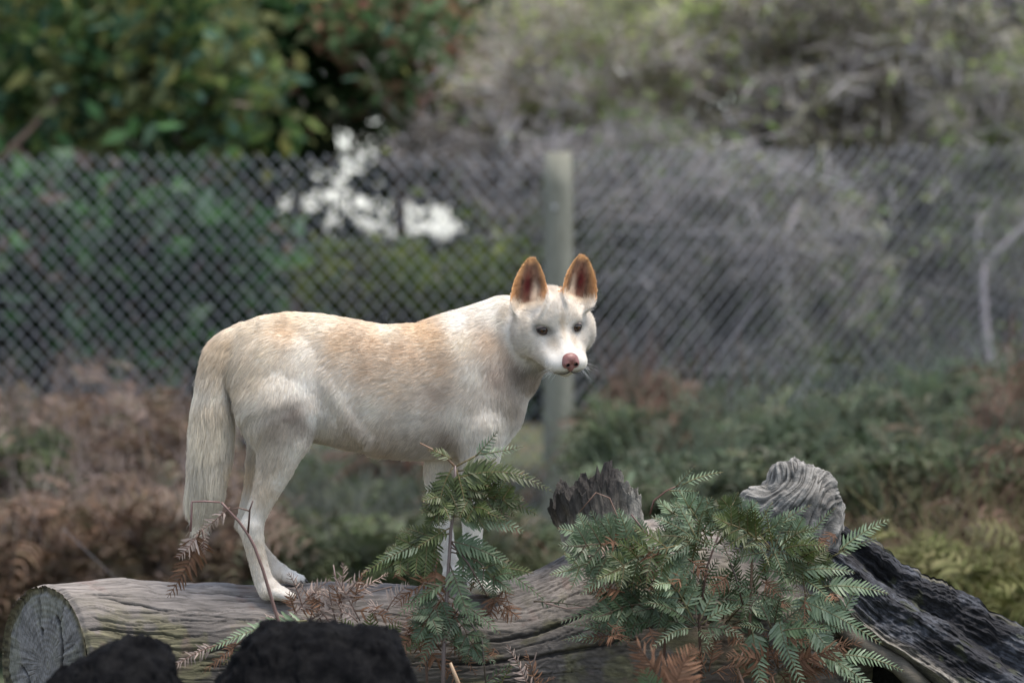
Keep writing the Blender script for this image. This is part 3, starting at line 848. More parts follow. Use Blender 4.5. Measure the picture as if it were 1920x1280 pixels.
# picture x = 80 - .63 y, so y = (80 - x) / .63
def fp(x, y): return ((80 - x) / .63, 1250 - y)
fcrack([fp(106, 1156), fp(114, 1170), fp(118, 1205), fp(117, 1245), fp(104, 1275), fp(96, 1300)], 4.2, 16)
fcrack([fp(113, 1165), fp(119, 1150), fp(121, 1135)], 2, 8); fcrack([fp(72, 1185), fp(73, 1189)], 5, 14)
fcrack([fp(68, 1105), fp(67, 1175)], 1.6, 5); fcrack([fp(25, 1262), fp(40, 1278), fp(44, 1300)], 3, 10)
for k in range(20):
    a = rc.uniform(0, 6.28); r_a = rc.uniform(40, 110); r_b = r_a + rc.uniform(20, 50)
    fcrack([(pith[0] + r_a * math.cos(a), pith[1] + r_a * math.sin(a)), (pith[0] + r_b * math.cos(a + .06), pith[1] + r_b * math.sin(a + .06))], 1.0, 2.2)
nrm = np.array([-.845, -.534, 0])
q = np.stack([80 - .63 * fy, LCX[1, 2] + fy, -1250 + fz], -1)
bark = smoothstep(.86, .93, RR + .02 * vnoise(np.stack([np.cos(AF) * 5, np.sin(AF) * 5, AF * 0], -1)))
q = q - nrm * (FC + 2 - dep + 3.5 * bark * (1 - smoothstep(.97, 1, RR)))[..., None]
q[-1] = np.stack([sx[0] + obl[0] , np.full(NA, cd_[0]), np.full(NA, 0)], -1)[:NAf] * 0 + np.stack([80 - .63 * fy[-1], LCX[1, 2] + fy[-1], -1250 + fz[-1]], -1)
ring = .5 + .5 * np.sin(rd * .9 + 3 * vnoise(np.stack([fy * .03, fz * .03, fy * 0], -1)))
fcol = np.array([.15, .143, .135]) * (1 + .42 * rad_st + .10 * ring)[..., None]
g2 = smoothstep(0, .6, fbm(np.stack([fy, fz, fy * 0], -1), .018, 3, 6))[..., None] * .5
fcol = fcol * (1 - g2) + np.array([.15, .15, .105]) * (1 + .4 * rad_st)[..., None] * g2
fcol = fcol * (1 - bark[..., None]) + np.array([.085, .075, .045]) * (1 + .8 * vnoise(np.stack([np.cos(AF) * 30, np.sin(AF) * 30, RR * 20], -1)))[..., None] * bark[..., None]
fcol *= (1 - .75 * np.clip(FC / 6, 0, 1))[..., None]
mesh_obj('sawn_end', to_world(q.reshape(-1, 3)) - lo_, grid_faces(NRr, NAf, True), m_face, log, True, np.clip(fcol, .006, .6).reshape(-1, 3))

# --- broken stub standing on the log
RIM = np.array([(1026, 948), (1036, 932), (1048, 908), (1060, 903), (1072, 900), (1084, 893), (1096, 886), (1106, 890), (1114, 874), (1122, 879), (1128, 896), (1134, 876), (1146, 872), (1158, 875), (1172, 888), (1186, 905), (1200, 928), (1215, 960)], float)
nu, nv = 300, 150
U, Vv = np.meshgrid(np.linspace(0, 2 * math.pi, nu, endpoint=False), np.linspace(0, 1, nv), indexing='ij')
cx0, hw = 1116, 84
xr = cx0 + hw * np.sin(U); yr = -np.cos(U) * 52          # U = 0 towards the camera
splinter = 20 * np.clip(vnoise(np.stack([U * 6, U * 0, U * 0], -1)), -.3, 1) + 9 * np.abs(vnoise(np.stack([U * 17, U * 0 + 3, U * 0], -1))) + 4 * vnoise(np.stack([U * 40, U * 0 + 3, U * 0], -1))
rimy = np.interp(xr, RIM[:, 0], RIM[:, 1]) + 26 * np.clip(np.cos(U), 0, 1) + splinter
out = Vv < .72
vo_ = np.clip(Vv / .72, 0, 1); vi_ = np.clip((Vv - .72) / .28, 0, 1)
botz = 1110
zz = np.where(out, botz + (rimy - botz) * vo_, rimy + 70 * vi_)
shr = np.where(out, .74 + .26 * vo_ + .75 * np.clip(1 - vo_ * 1.9, 0, 1) ** 2, 1 - .45 * vi_)
lean = -(zz - 1000) * .10
gr = fbm(np.stack([U * 5 + .02 * (zz - 1000), U * 0, zz * .02], -1), 1.0, 5, 5, .65)
gr2 = 1 - 2 * np.abs(fbm(np.stack([U * 6, U * 0, zz * .008 + vo_], -1), 1.0, 3, 15))
shr = shr + .055 * gr + .05 * gr2 * vo_
px_ = cx0 + hw * np.sin(U) * shr + (1 - vo_) * 44
py_ = -np.cos(U) * 52 * shr + 46
q = np.stack([px_, py_, -zz], -1)
chz = smoothstep(.62, 1.0, vo_ + .18 * gr)[..., None]
c0 = np.array([.17, .145, .115]) * (1 + .6 * gr + .35 * gr2)[..., None]
c0 = c0 * (1 - .88 * chz) + np.array([.022, .02, .02]) * .88 * chz
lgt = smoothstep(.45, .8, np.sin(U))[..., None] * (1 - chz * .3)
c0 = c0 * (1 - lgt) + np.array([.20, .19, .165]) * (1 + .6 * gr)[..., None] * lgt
wh = (smoothstep(1060, 1030, xr) * smoothstep(.35, .5, vo_) * smoothstep(.8, .65, vo_))[..., None] * .6
c0 = c0 * (1 - wh) + np.array([.38, .36, .32]) * wh
mesh_obj('broken_stub', to_world(q.reshape(-1, 3)) - lo_, np.concatenate([grid_faces(nu, nv), np.stack([np.arange((nu - 1) * nv, nu * nv - 1), np.arange(0, nv - 1), np.arange(1, nv), np.arange((nu - 1) * nv + 1, nu * nv)], -1)]), m_stub, log, True, np.clip(c0, .006, .6).reshape(-1, 3))

# --- gnarled knob
nu, nv = 360, 240
U, Vv = np.meshgrid(np.linspace(0, 2 * math.pi, nu, endpoint=False), np.linspace(.02, math.pi - .02, nv), indexing='ij')
d = np.stack([np.sin(Vv) * np.sin(U), -np.sin(Vv) * np.cos(U), np.cos(Vv)], -1)
w = .45 * fbm(d, 1.1, 2, 3)
sw = np.stack([d[..., 0] * 1.0 + .8 * w, d[..., 1] + .5 * w, d[..., 2] * 1.0 - .6 * w], -1)
st = d[..., 0] * .75 - d[..., 2] * .65 + .55 * w                    # flow runs over the top and down to the right
rg = 1 - 2 * np.abs(vnoise(np.stack([st * 10, d[..., 0] * 1.2 + w, d[..., 1] * 1.2], -1)))
rg2 = 1 - 2 * np.abs(vnoise(np.stack([st * 30, d[..., 0] * 3, d[..., 1] * 3], -1), 1, 3))
lmp = fbm(d, 1.6, 3, 12)
gv = 1 - smoothstep(0, .16, np.abs(vnoise(np.stack([st * 15, d[..., 0] * 1.6 + w, d[..., 1] * 1.6], -1), 1, 5))); gv = gv * smoothstep(-.3, .3, fbm(d, 2.5, 2, 77))
rad = 1 + .15 * lmp + .035 * rg + .018 * rg2 - .045 * gv + .02 * fbm(d, 7, 3, 61)
notch = smoothstep(.55, 0, np.hypot(d[..., 0] + .78, d[..., 2] - .72)) * .22
rad = rad - notch
q = np.stack([1495 + d[..., 0] * 98 * rad, 44 + d[..., 1] * 66 * rad, -958 + d[..., 2] * 90 * rad - np.clip(-d[..., 2], 0, 1) * 60], -1)
kc = np.array([.125, .118, .107]) * (1 + .30 * rg + .22 * rg2 + .2 * lmp)[..., None]
dkp = smoothstep(.2, .7, fbm(d, 2.2, 3, 40))[..., None] * .55
kc = kc * (1 + .5 * rg2 + .3 * fbm(np.stack([st * 40, d[..., 0] * 4, d[..., 1] * 4], -1), 1, 2, 3))[..., None] * (1 - .65 * gv)[..., None]
kc = kc * (1 - dkp) + np.array([.06, .055, .05]) * dkp
mesh_obj('gnarled_knob', to_world(q.reshape(-1, 3)) - lo_, np.concatenate([grid_faces(nu, nv), np.stack([np.arange((nu - 1) * nv, nu * nv - 1), np.arange(0, nv - 1), np.arange(1, nv), np.arange((nu - 1) * nv + 1, nu * nv)], -1)]), m_knob, log, True, np.clip(kc, .006, .6).reshape(-1, 3))

# --- charred root running down to the right
nu, nv = 420, 260
crest = np.array([(1520, 985, 70), (1575, 992, 66), (1640, 1010, 62), (1665, 1030, 60), (1700, 1062, 58), (1740, 1082, 54), (1775, 1088, 50), (1800, 1110, 46), (1860, 1142, 40), (1925, 1178, 30), (2010, 1222, 20), (2120, 1290, 0)], float)
foot = np.array([(1500, 1030, -20), (1545, 1085, -50), (1590, 1145, -70), (1650, 1195, -85), (1720, 1235, -100), (1790, 1285, -115), (1870, 1340, -125), (1950, 1390, -135), (2060, 1450, -145), (2200, 1500, -150)], float)
us = np.linspace(0, 1, nu); vs = np.linspace(0, 1, nv)
def curve(P, t):
    k = np.linspace(0, 1, len(P)); r = np.stack([np.interp(t, k, P[:, i]) for i in range(3)], -1); ker = np.ones(15) / 15
    return np.stack([np.convolve(np.pad(r[:, i], 7, mode='edge'), ker, 'valid') for i in range(3)], -1)
Cc, Ff = curve(crest, us), curve(foot, us)
Cc[:, 1] += 5 * vnoise(np.stack([us * 26, us * 0, us * 0], -1)) + 2.5 * vnoise(np.stack([us * 70, us * 0, us * 0], -1))
U, Vv = np.meshgrid(us, vs, indexing='ij')
vt = np.clip(Vv / .78, 0, 1); vb = np.clip((Vv - .78) / .22, 0, 1)      # top skin, then the underside turning back
Pq = Cc[:, None, :] * (1 - vt[..., None]) + Ff[:, None, :] * vt[..., None]
X_, Yp, Dd = Pq[..., 0], Pq[..., 1], Pq[..., 2]
bulge = np.sin(vt * math.pi) * 16 - 26 * np.exp(-((vt - .30 - .12 * U) / .10) ** 2) + 14 * np.exp(-((vt - .52 - .1 * U) / .07) ** 2) + 10 * np.exp(-((vt - .12) / .06) ** 2)
nn = fbm(np.stack([X_ * .35, Yp, Dd], -1), .028, 4, 6, .6); n3 = fbm(np.stack([X_, Yp, Dd], -1), .09, 3, 9)
streak = fbm(np.stack([U * 7, vt * 26, U * 0], -1), 1, 4, 17, .6)
disp = bulge + 9 * nn + 2.5 * n3 + 5 * streak
Dd = Dd - disp + vb * 120; Yp = Yp - disp * .25 + vb * 34; X_ = X_ - vb * 20
backp = np.array([0, 0, 0])
q = np.stack([X_, Dd, -Yp], -1)
rc_ = np.array([.030, .029, .030]) * (1 + .5 * streak)[..., None]
bl = smoothstep(.05, .6, fbm(np.stack([X_ * .5, Yp, Dd], -1), .02, 4, 50) + .25 * np.exp(-((vt - .42) / .14) ** 2))[..., None] * .75
rc_ = rc_ * (1 - bl) + np.array([.085, .088, .095]) * (1 + .6 * n3)[..., None] * bl
ms = smoothstep(.45, .7, fbm(np.stack([X_, Yp, Dd], -1), .03, 3, 70))[..., None] * .5
rc_ = rc_ * (1 - ms) + np.array([.07, .075, .035]) * ms
pe = (smoothstep(.88, .97, vt + .02 * streak) * (1 - smoothstep(.35, .6, vb)))[..., None]
rc_ = rc_ * (1 - pe) + np.array([.20, .18, .145]) * (1 + .7 * streak)[..., None] * pe
cr2 = smoothstep(.025, 0.0, np.abs(vt - .03))[..., None] * smoothstep(.1, .5, vnoise(np.stack([U * 9, U * 0, U * 0], -1)))[..., None]
rc_ = rc_ * (1 - cr2) + np.array([.17, .155, .11]) * cr2
dk = vb[..., None] > .5
rc_ = np.where(dk, np.array([.05, .033, .022]), rc_)
ro = mesh_obj('charred_root', to_world(q.reshape(-1, 3)) - lo_, grid_faces(nu, nv), m_char, log, True, np.clip(rc_, .004, .5).reshape(-1, 3))
# back of the root, so that it has thickness
bk = np.stack([np.stack([Cc[:, 0], Cc[:, 2], -Cc[:, 1]], -1), np.stack([Cc[:, 0] + 10, Cc[:, 2] + 70, -Cc[:, 1] - 60], -1), np.stack([Cc[:, 0] + 10, Cc[:, 2] + 90, -Cc[:, 1] - 420], -1)], 1)
mesh_obj('root_back', to_world(bk.reshape(-1, 3)) - lo_, grid_faces(nu, 3), m_char, log, True, np.tile((.03, .03, .03), (nu * 3, 1)))
# small pale prop of wood under the root edge
A = Acc()
A.tube(to_world(np.array([[1560, -40, -1150], [1600, -62, -1195], [1680, -78, -1240], [1740, -90, -1300.]])) - lo_, np.array([14, 17, 18, 20]) / PXM, 10, (.11, .095, .075))
A.build('splintered_prop', m_log, log)

m_soot = NT('soot'); m_soot.setb(Base_Color=(.004, .004, .0045, 1), Roughness=.9); m_soot.b.inputs['Specular IOR Level'].default_value = .04
m_soot.base(m_soot.ramp(m_soot.noise(m_soot.coords('Object'), 28, 8, .7), [(.42, (.003, .003, .0035)), (.75, (.013, .0125, .0125))]))
m_soot.bump(m_soot.noise(m_soot.coords('Object'), 35, 6, .6), .35, .01)
# --- burnt blocks close to the camera
def burnt(name, label, outline, Y, seed):
    s = FPX / Y
    out = np.array(outline, float); n = 260
    cx = out[:, 0].mean(); tt = np.linspace(0, 1, n)
    k = np.linspace(0, 1, len(out)); ox = np.interp(tt, k, out[:, 0]); oy = np.interp(tt, k, out[:, 1])
    o = empty(name, unproj(cx, 1400, Y)); loc = np.array(o.location)
    W = np.array([unproj(a, b, Y) for a, b in zip(ox, oy)])
    m = 70; D = np.linspace(-.17, .22, m)
    P = np.zeros((n, m, 3))
    cz = W[:, 2].min() - .1; cxw = W[:, 0].mean()
    for j, dd in enumerate(D):
        sc = 1 - .55 * (abs(dd - .01) / .2) ** 2.4
        P[:, j, 0] = cxw + (W[:, 0] - cxw) * (1 - .35 * (1 - sc)); P[:, j, 1] = Y + dd; P[:, j, 2] = cz + (W[:, 2] - cz) * sc
    nz = fbm(P, 26, 4, seed, .6); P[..., 2] += .008 * nz + .006 * fbm(P, 70, 2, seed + 20); P[..., 0] += .010 * fbm(P, 32, 3, seed + 30); P[..., 1] += .012 * fbm(P, 20, 3, seed + 4)
    F = grid_faces(n, m)
    col = np.array([.010, .0095, .0098]) * (1 + .6 * fbm(P, 30, 3, seed + 9))[..., None] + smoothstep(.5, .9, fbm(P, 40, 3, seed + 2))[..., None] * .02
    V = P.reshape(-1, 3) - loc
    cap0 = list(range(0, n * m, m)); cap1 = list(range(m - 1, n * m, m))
    mesh_obj('block', V, F.tolist() + [tuple(cap0), tuple(cap1[::-1])], m_soot, o, True, np.clip(col, .004, .2).reshape(-1, 3))
    base = np.array([unproj(a, b, Y) for a, b in ((out[:, 0].min() - 10, 1500), (out[:, 0].max() + 10, 1500))])
    tag(o, label, 'charred wood'); return o
burnt('burnt_stump', 'small black burnt stump in front of the sawn end of the log', [(70, 1480), (78, 1300), (100, 1268), (140, 1245), (170, 1222), (205, 1206), (235, 1190), (262, 1187), (285, 1199), (303, 1215), (322, 1232), (326, 1262), (340, 1290), (350, 1480)], 6.5, 3)
burnt('burnt_stump', 'large black burnt stump with a flat top below the dingo', [(360, 1480), (392, 1290), (425, 1255), (452, 1215), (478, 1182), (500, 1168), (540, 1171), (590, 1168), (650, 1173), (700, 1172), (732, 1184), (752, 1210), (768, 1250), (778, 1290), (800, 1480)], 6.6, 8)
# ================================================================ chain link fence
m_wire = NT('galvanised_wire'); m_wire.setb(Base_Color=(.25, .26, .285, 1), Roughness=.5, Metallic=.3)
m_post = NT('fence_timber')
v = m_post.coords('Object', (8, 8, 1.2)); n = m_post.noise(v, 5, 6)
v2 = m_post.coords('Object'); n2 = m_post.noise(v2, 5, 3)
cpo = m_post.ramp(n, [(.3, (.12, .12, .09)), (.7, (.22, .215, .17))])
sepz = m_post.node('ShaderNodeSeparateXYZ'); m_post.link(v2, sepz.inputs[0])
tp_ = m_post.ramp(m_post.math('ADD', m_post.math('MULTIPLY', n2, .25), sepz.outputs[2]), [(1.0, (0, 0, 0)), (1.0, (1, 1, 1))])
m_post.base(m_post.mix(m_post.ramp(n2, [(.58, (0, 0, 0)), (.68, (1, 1, 1))]), cpo, (.14, .13, .09))); m_post.setb(Roughness=.85); m_post.bump(n, .4, .01)
FY = FPX / 390.0
fence = empty('chain_link_fence', (0, FY, ground_z(0, FY)))
tag(fence, 'grey chain link fence with one round timber post, running behind the dingo', 'fence')
fo = np.array(fence.location)
corner = np.array(unproj(1040, 800, FY)); corner[1] = FY + .0
XL = (-620 - 960) / 390.0; XC = (1046 - 960) / 390.0
def panel(x0, y0, x1, y1, z0, ztop0, ztop1, dw, dh, r1, r2, name):
    """straight diagonal wires, two families, on the panel from (x0, y0) to (x1, y1)"""
    L = math.hypot(x1 - x0, y1 - y0); ux, uy = (x1 - x0) / L, (y1 - y0) / L
    A = Acc(); Hh = max(ztop0, ztop1) - z0; sl = dh / dw
    def P(u, z, o): return (x0 + ux * u - uy * o, y0 + uy * u + ux * o, z)
    N = int((L + Hh / sl) / dw) + 2
    for fam, rr_, off_ in ((1, r1, .002), (-1, r2, -.002)):
        for i in range(-N, N + 1):
            ub = i * dw                      # where the wire meets the bottom
            pts = []
            for z in (z0, z0 + Hh):
                pts.append((ub + fam * (z - z0) / sl, z))
            (ua, za), (uc, zc) = pts
            # clip to 0..L and to the sloping top
            t0, t1 = 0.0, 1.0
            du = uc - ua
            if abs(du) > 1e-9:
                ta, tb = (0 - ua) / du, (L - ua) / du
                if ta > tb: ta, tb = tb, ta
                t0, t1 = max(t0, ta), min(t1, tb)
            if t1 - t0 < .02: continue
            zt = lambda u: ztop0 + (ztop1 - ztop0) * u / L
            zend = za + (zc - za) * t1; uend = ua + du * t1
            if zend > zt(uend): t1 -= (zend - zt(uend)) / Hh
            if t1 <= t0: continue
            a_ = P(ua + du * t0, za + (zc - za) * t0, off_); b_ = P(ua + du * t1, za + (zc - za) * t1, off_)
            ns = 2
            A.tube(np.array([a_, b_]) - fo, rr_, 4)
    o = A.build(name, m_wire, fence, False); o['kind'] = 'stuff'; return o
zt = 1.6 + (435 - 290) / 390.0
panel(XL, FY, XC - .02, FY, .12, zt, zt, .080, .090, .0021, .0020, 'wire_mesh')
xe, ye = (2500 - 960) / 340.0, FPX / 340.0
panel(XC + .02, FY + .02, xe, ye, .12, 1.6 + (435 - 285) / 390., 1.6 + 172 / 340.0, .084, .086, .0027, .0017, 'wire_mesh')
def strand_wire(pts):
    A = Acc(); A.tube(np.array(pts) - fo, .0011, 5); A.build('strand_wire', m_wire, fence)
def zA(y): return 1.6 - (y - 435) / 390.0
def zB(y): return 1.6 - (y - 435) / 340.0
for ya, ym, yb in ((465, 437, 434), (735, 700, 672)):
    strand_wire([(XL, FY - .006, zA(ya)), (-.9, FY - .006, zA((ya * 2 + ym) / 3)), (XC, FY - .006, zA(ym)), (xe, ye - .006, zB(yb))])
# post
A = Acc(); r = .069
pts = [(XC, FY - .085, z) for z in np.linspace(-.2, zA(286), 14)]
A.tube(np.array(pts) - fo, [r * 1.04] * 12 + [r, r * .93], 20)
A.build('post', m_post, fence)
A = Acc(); A.tube(np.array([(XC - .02, FY - .165, zA(390)), (XC - .02, FY - .158, zA(390))]) - fo, .012, 8); A.build('staple', m_wire, fence)
XR = xe
A = Acc(); A.tube(np.array([(XL + .4, FY + .08, z) for z in np.linspace(-.2, zA(286), 8)]) - fo, r, 14); A.build('post', m_post, fence)
# slack wire hanging at the left
A = Acc(); A.tube(np.array([unproj(118, 990, 12), unproj(170, 1040, 11.9), unproj(240, 1105, 11.8)]), .0011, 5)
m_bare = NT('old_wire'); m_bare.setb(Base_Color=(.12, .11, .11, 1), Roughness=.7)
w_ = A.build('loose_wire', m_wire); w_.data.materials[0] = m_bare.m; tag(w_, 'thin wire slanting down among the dead bracken behind the log at left', 'wire')
# ================================================================ ferns
def leaf_mat(name, rough=.45, trans=.25, spec=.5):
    m = NT(name); oi = m.node('ShaderNodeObjectInfo')
    c = m.attr('Col'); v = m.node('ShaderNodeHueSaturation')
    r1 = m.math('ADD', m.math('MULTIPLY', oi.outputs['Random'], .7), .65)
    m.link(r1, v.inputs['Value']); m.link(c, v.inputs['Color'])
    m.base(v.outputs[0]); m.setb(Roughness=rough)
    m.b.inputs['Specular IOR Level'].default_value = spec
    tr = m.node('ShaderNodeBsdfTranslucent'); m.link(v.outputs[0], tr.inputs['Color'])
    mx = m.node('ShaderNodeMixShader'); mx.inputs[0].default_value = trans
    m.link(m.b.outputs[0], mx.inputs[1]); m.link(tr.outputs[0], mx.inputs[2]); m.link(mx.outputs[0], m.out.inputs[0])
    return m
m_fern = leaf_mat('fern_green', .45, .22, .35)
m_dead = leaf_mat('fern_dead', .75, .25, .2)
m_stem = NT('fern_stem'); m_stem.base(m_stem.attr('Col')); m_stem.setb(Roughness=.5)

PAL = {   # leaf, painted highlight, rib; sage carries the silvery sky sheen as colour
    'dark': ((.043, .060, .014), (.10, .12, .035), (.13, .10, .04)), 'sage': ((.11, .160, .080), (.26, .31, .21), (.17, .15, .07)),
    'deep': ((.055, .088, .038), (.12, .15, .085), (.10, .07, .04)), 'brown': ((.15, .075, .042), (.23, .135, .085), (.14, .075, .045)),
    'pale': ((.33, .245, .20), (.47, .38, .33), (.22, .14, .11))}
rf = np.random.default_rng(99)
# one leaflet: x along it, y across, unit length; a folded, wavy-edged blade
LX = np.array([0, .12, .30, .50, .68, .84, 1.0]); LW = np.array([.125, .13, .115, .11, .09, .065, .0])
def frond(parent, P0, P1, leaf, pal, up=None, sag=.12, pairs=None, start=.06, bend=(0, 0, 0), ragged=0., r0=1.5):
    """one feathery spray. P0, P1: (photo x, depth px, photo y). leaf: leaflet length in px near the base"""
    a = np.array([P0[0], P0[1], -P0[2]], float); b = np.array([P1[0], P1[1], -P1[2]], float)
    L = np.linalg.norm(b - a)
    dead = pal in ('brown', 'pale')
    up = np.array([rf.normal(0, .25), -1.0, rf.uniform(.35, 1.0)]) if up is None else np.array(up, float)
    leaf = leaf * (.85 if dead else .58); n = pairs or max(7, int(L / (7.2 if dead else 8.2)))
    c = (a + b) / 2 + np.array([0, 0, 1.0]) * L * sag + np.array(bend) * L + rf.normal(0, .03, 3) * L
    t = np.linspace(0, 1, n + 3)[:, None]
    pts = (1 - t) ** 2 * a + 2 * t * (1 - t) * c + t * t * b
    T = np.gradient(pts, axis=0); T /= np.linalg.norm(T, axis=1)[:, None]
    base, light, rib = [np.array(q) for q in PAL[pal]]
    A = Acc(); A.tube(pts, np.linspace(r0, .45, len(pts)), 5, rib * rf.uniform(.8, 1.2))
    V = []; F = []; Cc = []; k = len(LX)
    for i in range(n + 1):
        f = (i + .5) / (n + 1); p = pts[i + 1]; Ti = T[i + 1]
        N = up - Ti * up.dot(Ti); N /= np.linalg.norm(N); B = np.cross(N, Ti)
        if f < start: continue
        ll0 = leaf * min(1, .55 + 3.2 * f) * (1 - f) ** .62 + leaf * .10
        for s in (-1, 1):
            if rf.random() < ragged: continue
            fwd = .42 + .22 * f + rf.normal(0, .05 + ragged * .4); fwd = min(max(fwd, .05), .9)
            X = Ti * fwd + B * s * math.sqrt(1 - fwd * fwd) + N * rf.normal(.05, .10 + ragged)
            X /= np.linalg.norm(X)
            Z = N + B * rf.normal(0, .25 + ragged) + Ti * rf.normal(0, .15); Z -= X * Z.dot(X); Z /= np.linalg.norm(Z); Yv = np.cross(Z, X)
            ll = ll0 * rf.uniform(.86, 1.12); curl = rf.normal(.8, .5) if dead else rf.normal(.18, .10); side = rf.normal(.12, .06) * s
            wv = 1 + .22 * rf.normal(0, 1, (2, k)); wv[:, 0] = 1; wd = .72 if dead else 1.0
            cx = LX * ll; zc = -curl * LX ** 2 * ll * .5; yc = side * LX ** 2 * ll * (-1 if (B.dot(X) * s) < 0 else -1) * 0 - 0
            mid = p + X * cx[:, None] + Z * zc[:, None] + Ti * (.16 * LX ** 2 * ll)[:, None]
            fold = .25 * LW * ll
            e1 = mid + Yv * (LW * wv[0] * ll * wd)[:, None] + Z * fold[:, None]; e2 = mid - Yv * (LW * wv[1] * ll * wd)[:, None] + Z * fold[:, None]
            o = len(V) * 0 + sum(len(v) for v in V)
            V += [e1, mid, e2]
            for j in range(k - 1):
                F.append((o + j, o + j + 1, o + k + j + 1, o + k + j)); F.append((o + k + j, o + k + j + 1, o + 2 * k + j + 1, o + 2 * k + j))
            cc = base * rf.uniform(.8, 1.15) if rf.random() > .18 else (base + light) / 2
            if not dead and f > .9 and rf.random() < .15: cc = np.array((.16, .10, .05))
            cc = np.tile(cc, (3 * k, 1)); cc[k:2 * k] = cc[k:2 * k] * .6 + light * .4
            Cc.append(cc)
    if V: A.add(np.concatenate(V), F); A.c.append(np.concatenate(Cc))
    Vw = to_world(np.concatenate(A.v)) - np.array(parent.location)
    return mesh_obj('frond', Vw, A.f, m_dead if dead else m_fern, parent, True, np.clip(np.concatenate(A.c), .002, .9))
def compound(parent, P0, P1, flen, leaf, pal, pairs=5, **kw):
    """a whole bracken blade: a rachis with pairs of sprays"""
    a = np.array(P0, float); b = np.array(P1, float); L = np.hypot(b[0] - a[0], b[2] - a[2]); d = (b - a) / L
    stem(parent, [tuple(a), tuple((a + b) / 2 + [0, 0, -.08 * L]), tuple(b)], 1.5, PAL[pal][2])
    nrm = np.array([-d[2], 0, d[0]])
    for i in range(pairs):
        f = .25 + .70 * i / pairs; q = a + (b - a) * f + np.array([0, 0, -.08 * L * 4 * f * (1 - f) * .5])
        fl = flen * (1 - f) ** .6 * rf.uniform(.85, 1.15) + 12
        for s in (-1, 1):
            e = q + (nrm * s * .85 + d * .55) * fl + np.array([0, rf.uniform(-25, 15), rf.uniform(0, .18) * fl])
            frond(parent, tuple(q), tuple(e), leaf * (.75 + .25 * (1 - f)), pal, sag=rf.uniform(.04, .12), **kw)
    frond(parent, tuple(a + (b - a) * .8), tuple(b + d * 18), leaf * .8, pal, sag=.05, **kw)
def stem(parent, pts, r, col=(.13, .085, .07)):
    W = to_world(np.array([(p[0], p[1], -p[2]) for p in pts], float)) - np.array(parent.location)
    A = Acc(); A.tube(W, np.linspace(r, r * .6, len(W)) / PXM, 7, col); return A.build('stem', m_stem, parent)
def plant(x, d, y, label, group=None):
    o = empty('bracken_fern', to_world(np.array([x, d, -float(y)]))); tag(o, label, 'fern', group); return o

# 1. tall fern in front of the fore legs
p = plant(832, -190, 1300, 'tall dark green bracken fern standing in front of the dingo\'s fore legs')
stem(p, [(832, -190, 1330), (835, -190, 1200), (842, -190, 1080), (848, -190, 980), (858, -190, 900), (856, -190, 862)], 4.2, (.15, .11, .10))
stem(p, [(856, -190, 864), (835, -196, 842), (792, -200, 820)], 2.2, (.22, .13, .08))
stem(p, [(856, -190, 864), (890, -190, 846), (905, -188, 838)], 2.0, (.17, .13, .06))
stem(p, [(842, -190, 1150), (866, -196, 1120), (905, -205, 1180), (915, -205, 1290)], 2.6, (.06, .045, .035))
stem(p, [(840, -190, 1085), (800, -196, 1075), (770, -200, 1120)], 1.8, (.12, .08, .05)); stem(p, [(847, -190, 1000), (880, -200, 1040), (915, -205, 1100)], 2, (.07, .04, .03))
for P0, P1, lf, pal, kw in (
    ((893, -190, 845), (936, -196, 796), 30, 'sage', dict(sag=.02)),
    ((895, -188, 842), (984, -180, 826), 30, 'sage', dict(sag=.02)),
    ((850, -195, 850), (806, -205, 832), 32, 'dark', dict(sag=.1, ragged=.1)),
    ((852, -192, 865), (828, -215, 985), 44, 'dark', dict(sag=.0, bend=(-.12, 0, .1), up=(0, -1, .2))),
    ((858, -190, 868), (880, -215, 960), 36, 'dark', dict(sag=.05, up=(0, -1, .2))),
    ((860, -190, 872), (1036, -170, 912), 58, 'dark', dict(sag=.16)),
    ((858, -192, 885), (990, -200, 880), 52, 'dark', dict(sag=.10)),
    ((858, -190, 905), (1008, -165, 955), 52, 'dark', dict(sag=.14)),
    ((855, -190, 930), (790, -215, 945), 44, 'dark', dict(sag=.10)),
    ((852, -190, 930), (950, -220, 960), 44, 'dark', dict(sag=.08)),
    ((850, -190, 955), (985, -180, 985), 50, 'sage', dict(sag=.12)),
    ((848, -190, 985), (683, -215, 1062), 52, 'dark', dict(sag=.14)),
    ((800, -196, 1005), (712, -230, 1040), 36, 'sage', dict(sag=.05)),
    ((848, -190, 975), (785, -225, 1010), 40, 'dark', dict(sag=.08)),
    ((846, -190, 1000), (960, -210, 1045), 50, 'deep', dict(sag=.10)),
    ((846, -190, 1020), (1020, -170, 1110), 50, 'deep', dict(sag=.20)),
    ((900, -195, 1050), (1000, -185, 1060), 40, 'dark', dict(sag=.12)),
    ((845, -192, 1040), (885, -225, 1150), 44, 'deep', dict(sag=.0, up=(0, -1, .3))),
    ((842, -190, 1075), (745, -215, 1140), 40, 'deep', dict(sag=.12)),
    ((842, -190, 1100), (940, -205, 1170), 44, 'deep', dict(sag=.1)),
    ((840, -192, 1130), (790, -225, 1230), 40, 'deep', dict(sag=.1, up=(0, -1, .4))),
    ((838, -190, 1180), (940, -200, 1230), 36, 'deep', dict(sag=.1, ragged=.2)),
): frond(p, P0, P1, lf, pal, **kw)
compound(p, (848, -190, 985), (735, -205, 1045), 55, 42, 'dark', 5); compound(p, (850, -190, 930), (965, -185, 925), 62, 44, 'dark', 5); compound(p, (846, -190, 1010), (950, -190, 1085), 55, 42, 'deep', 4)
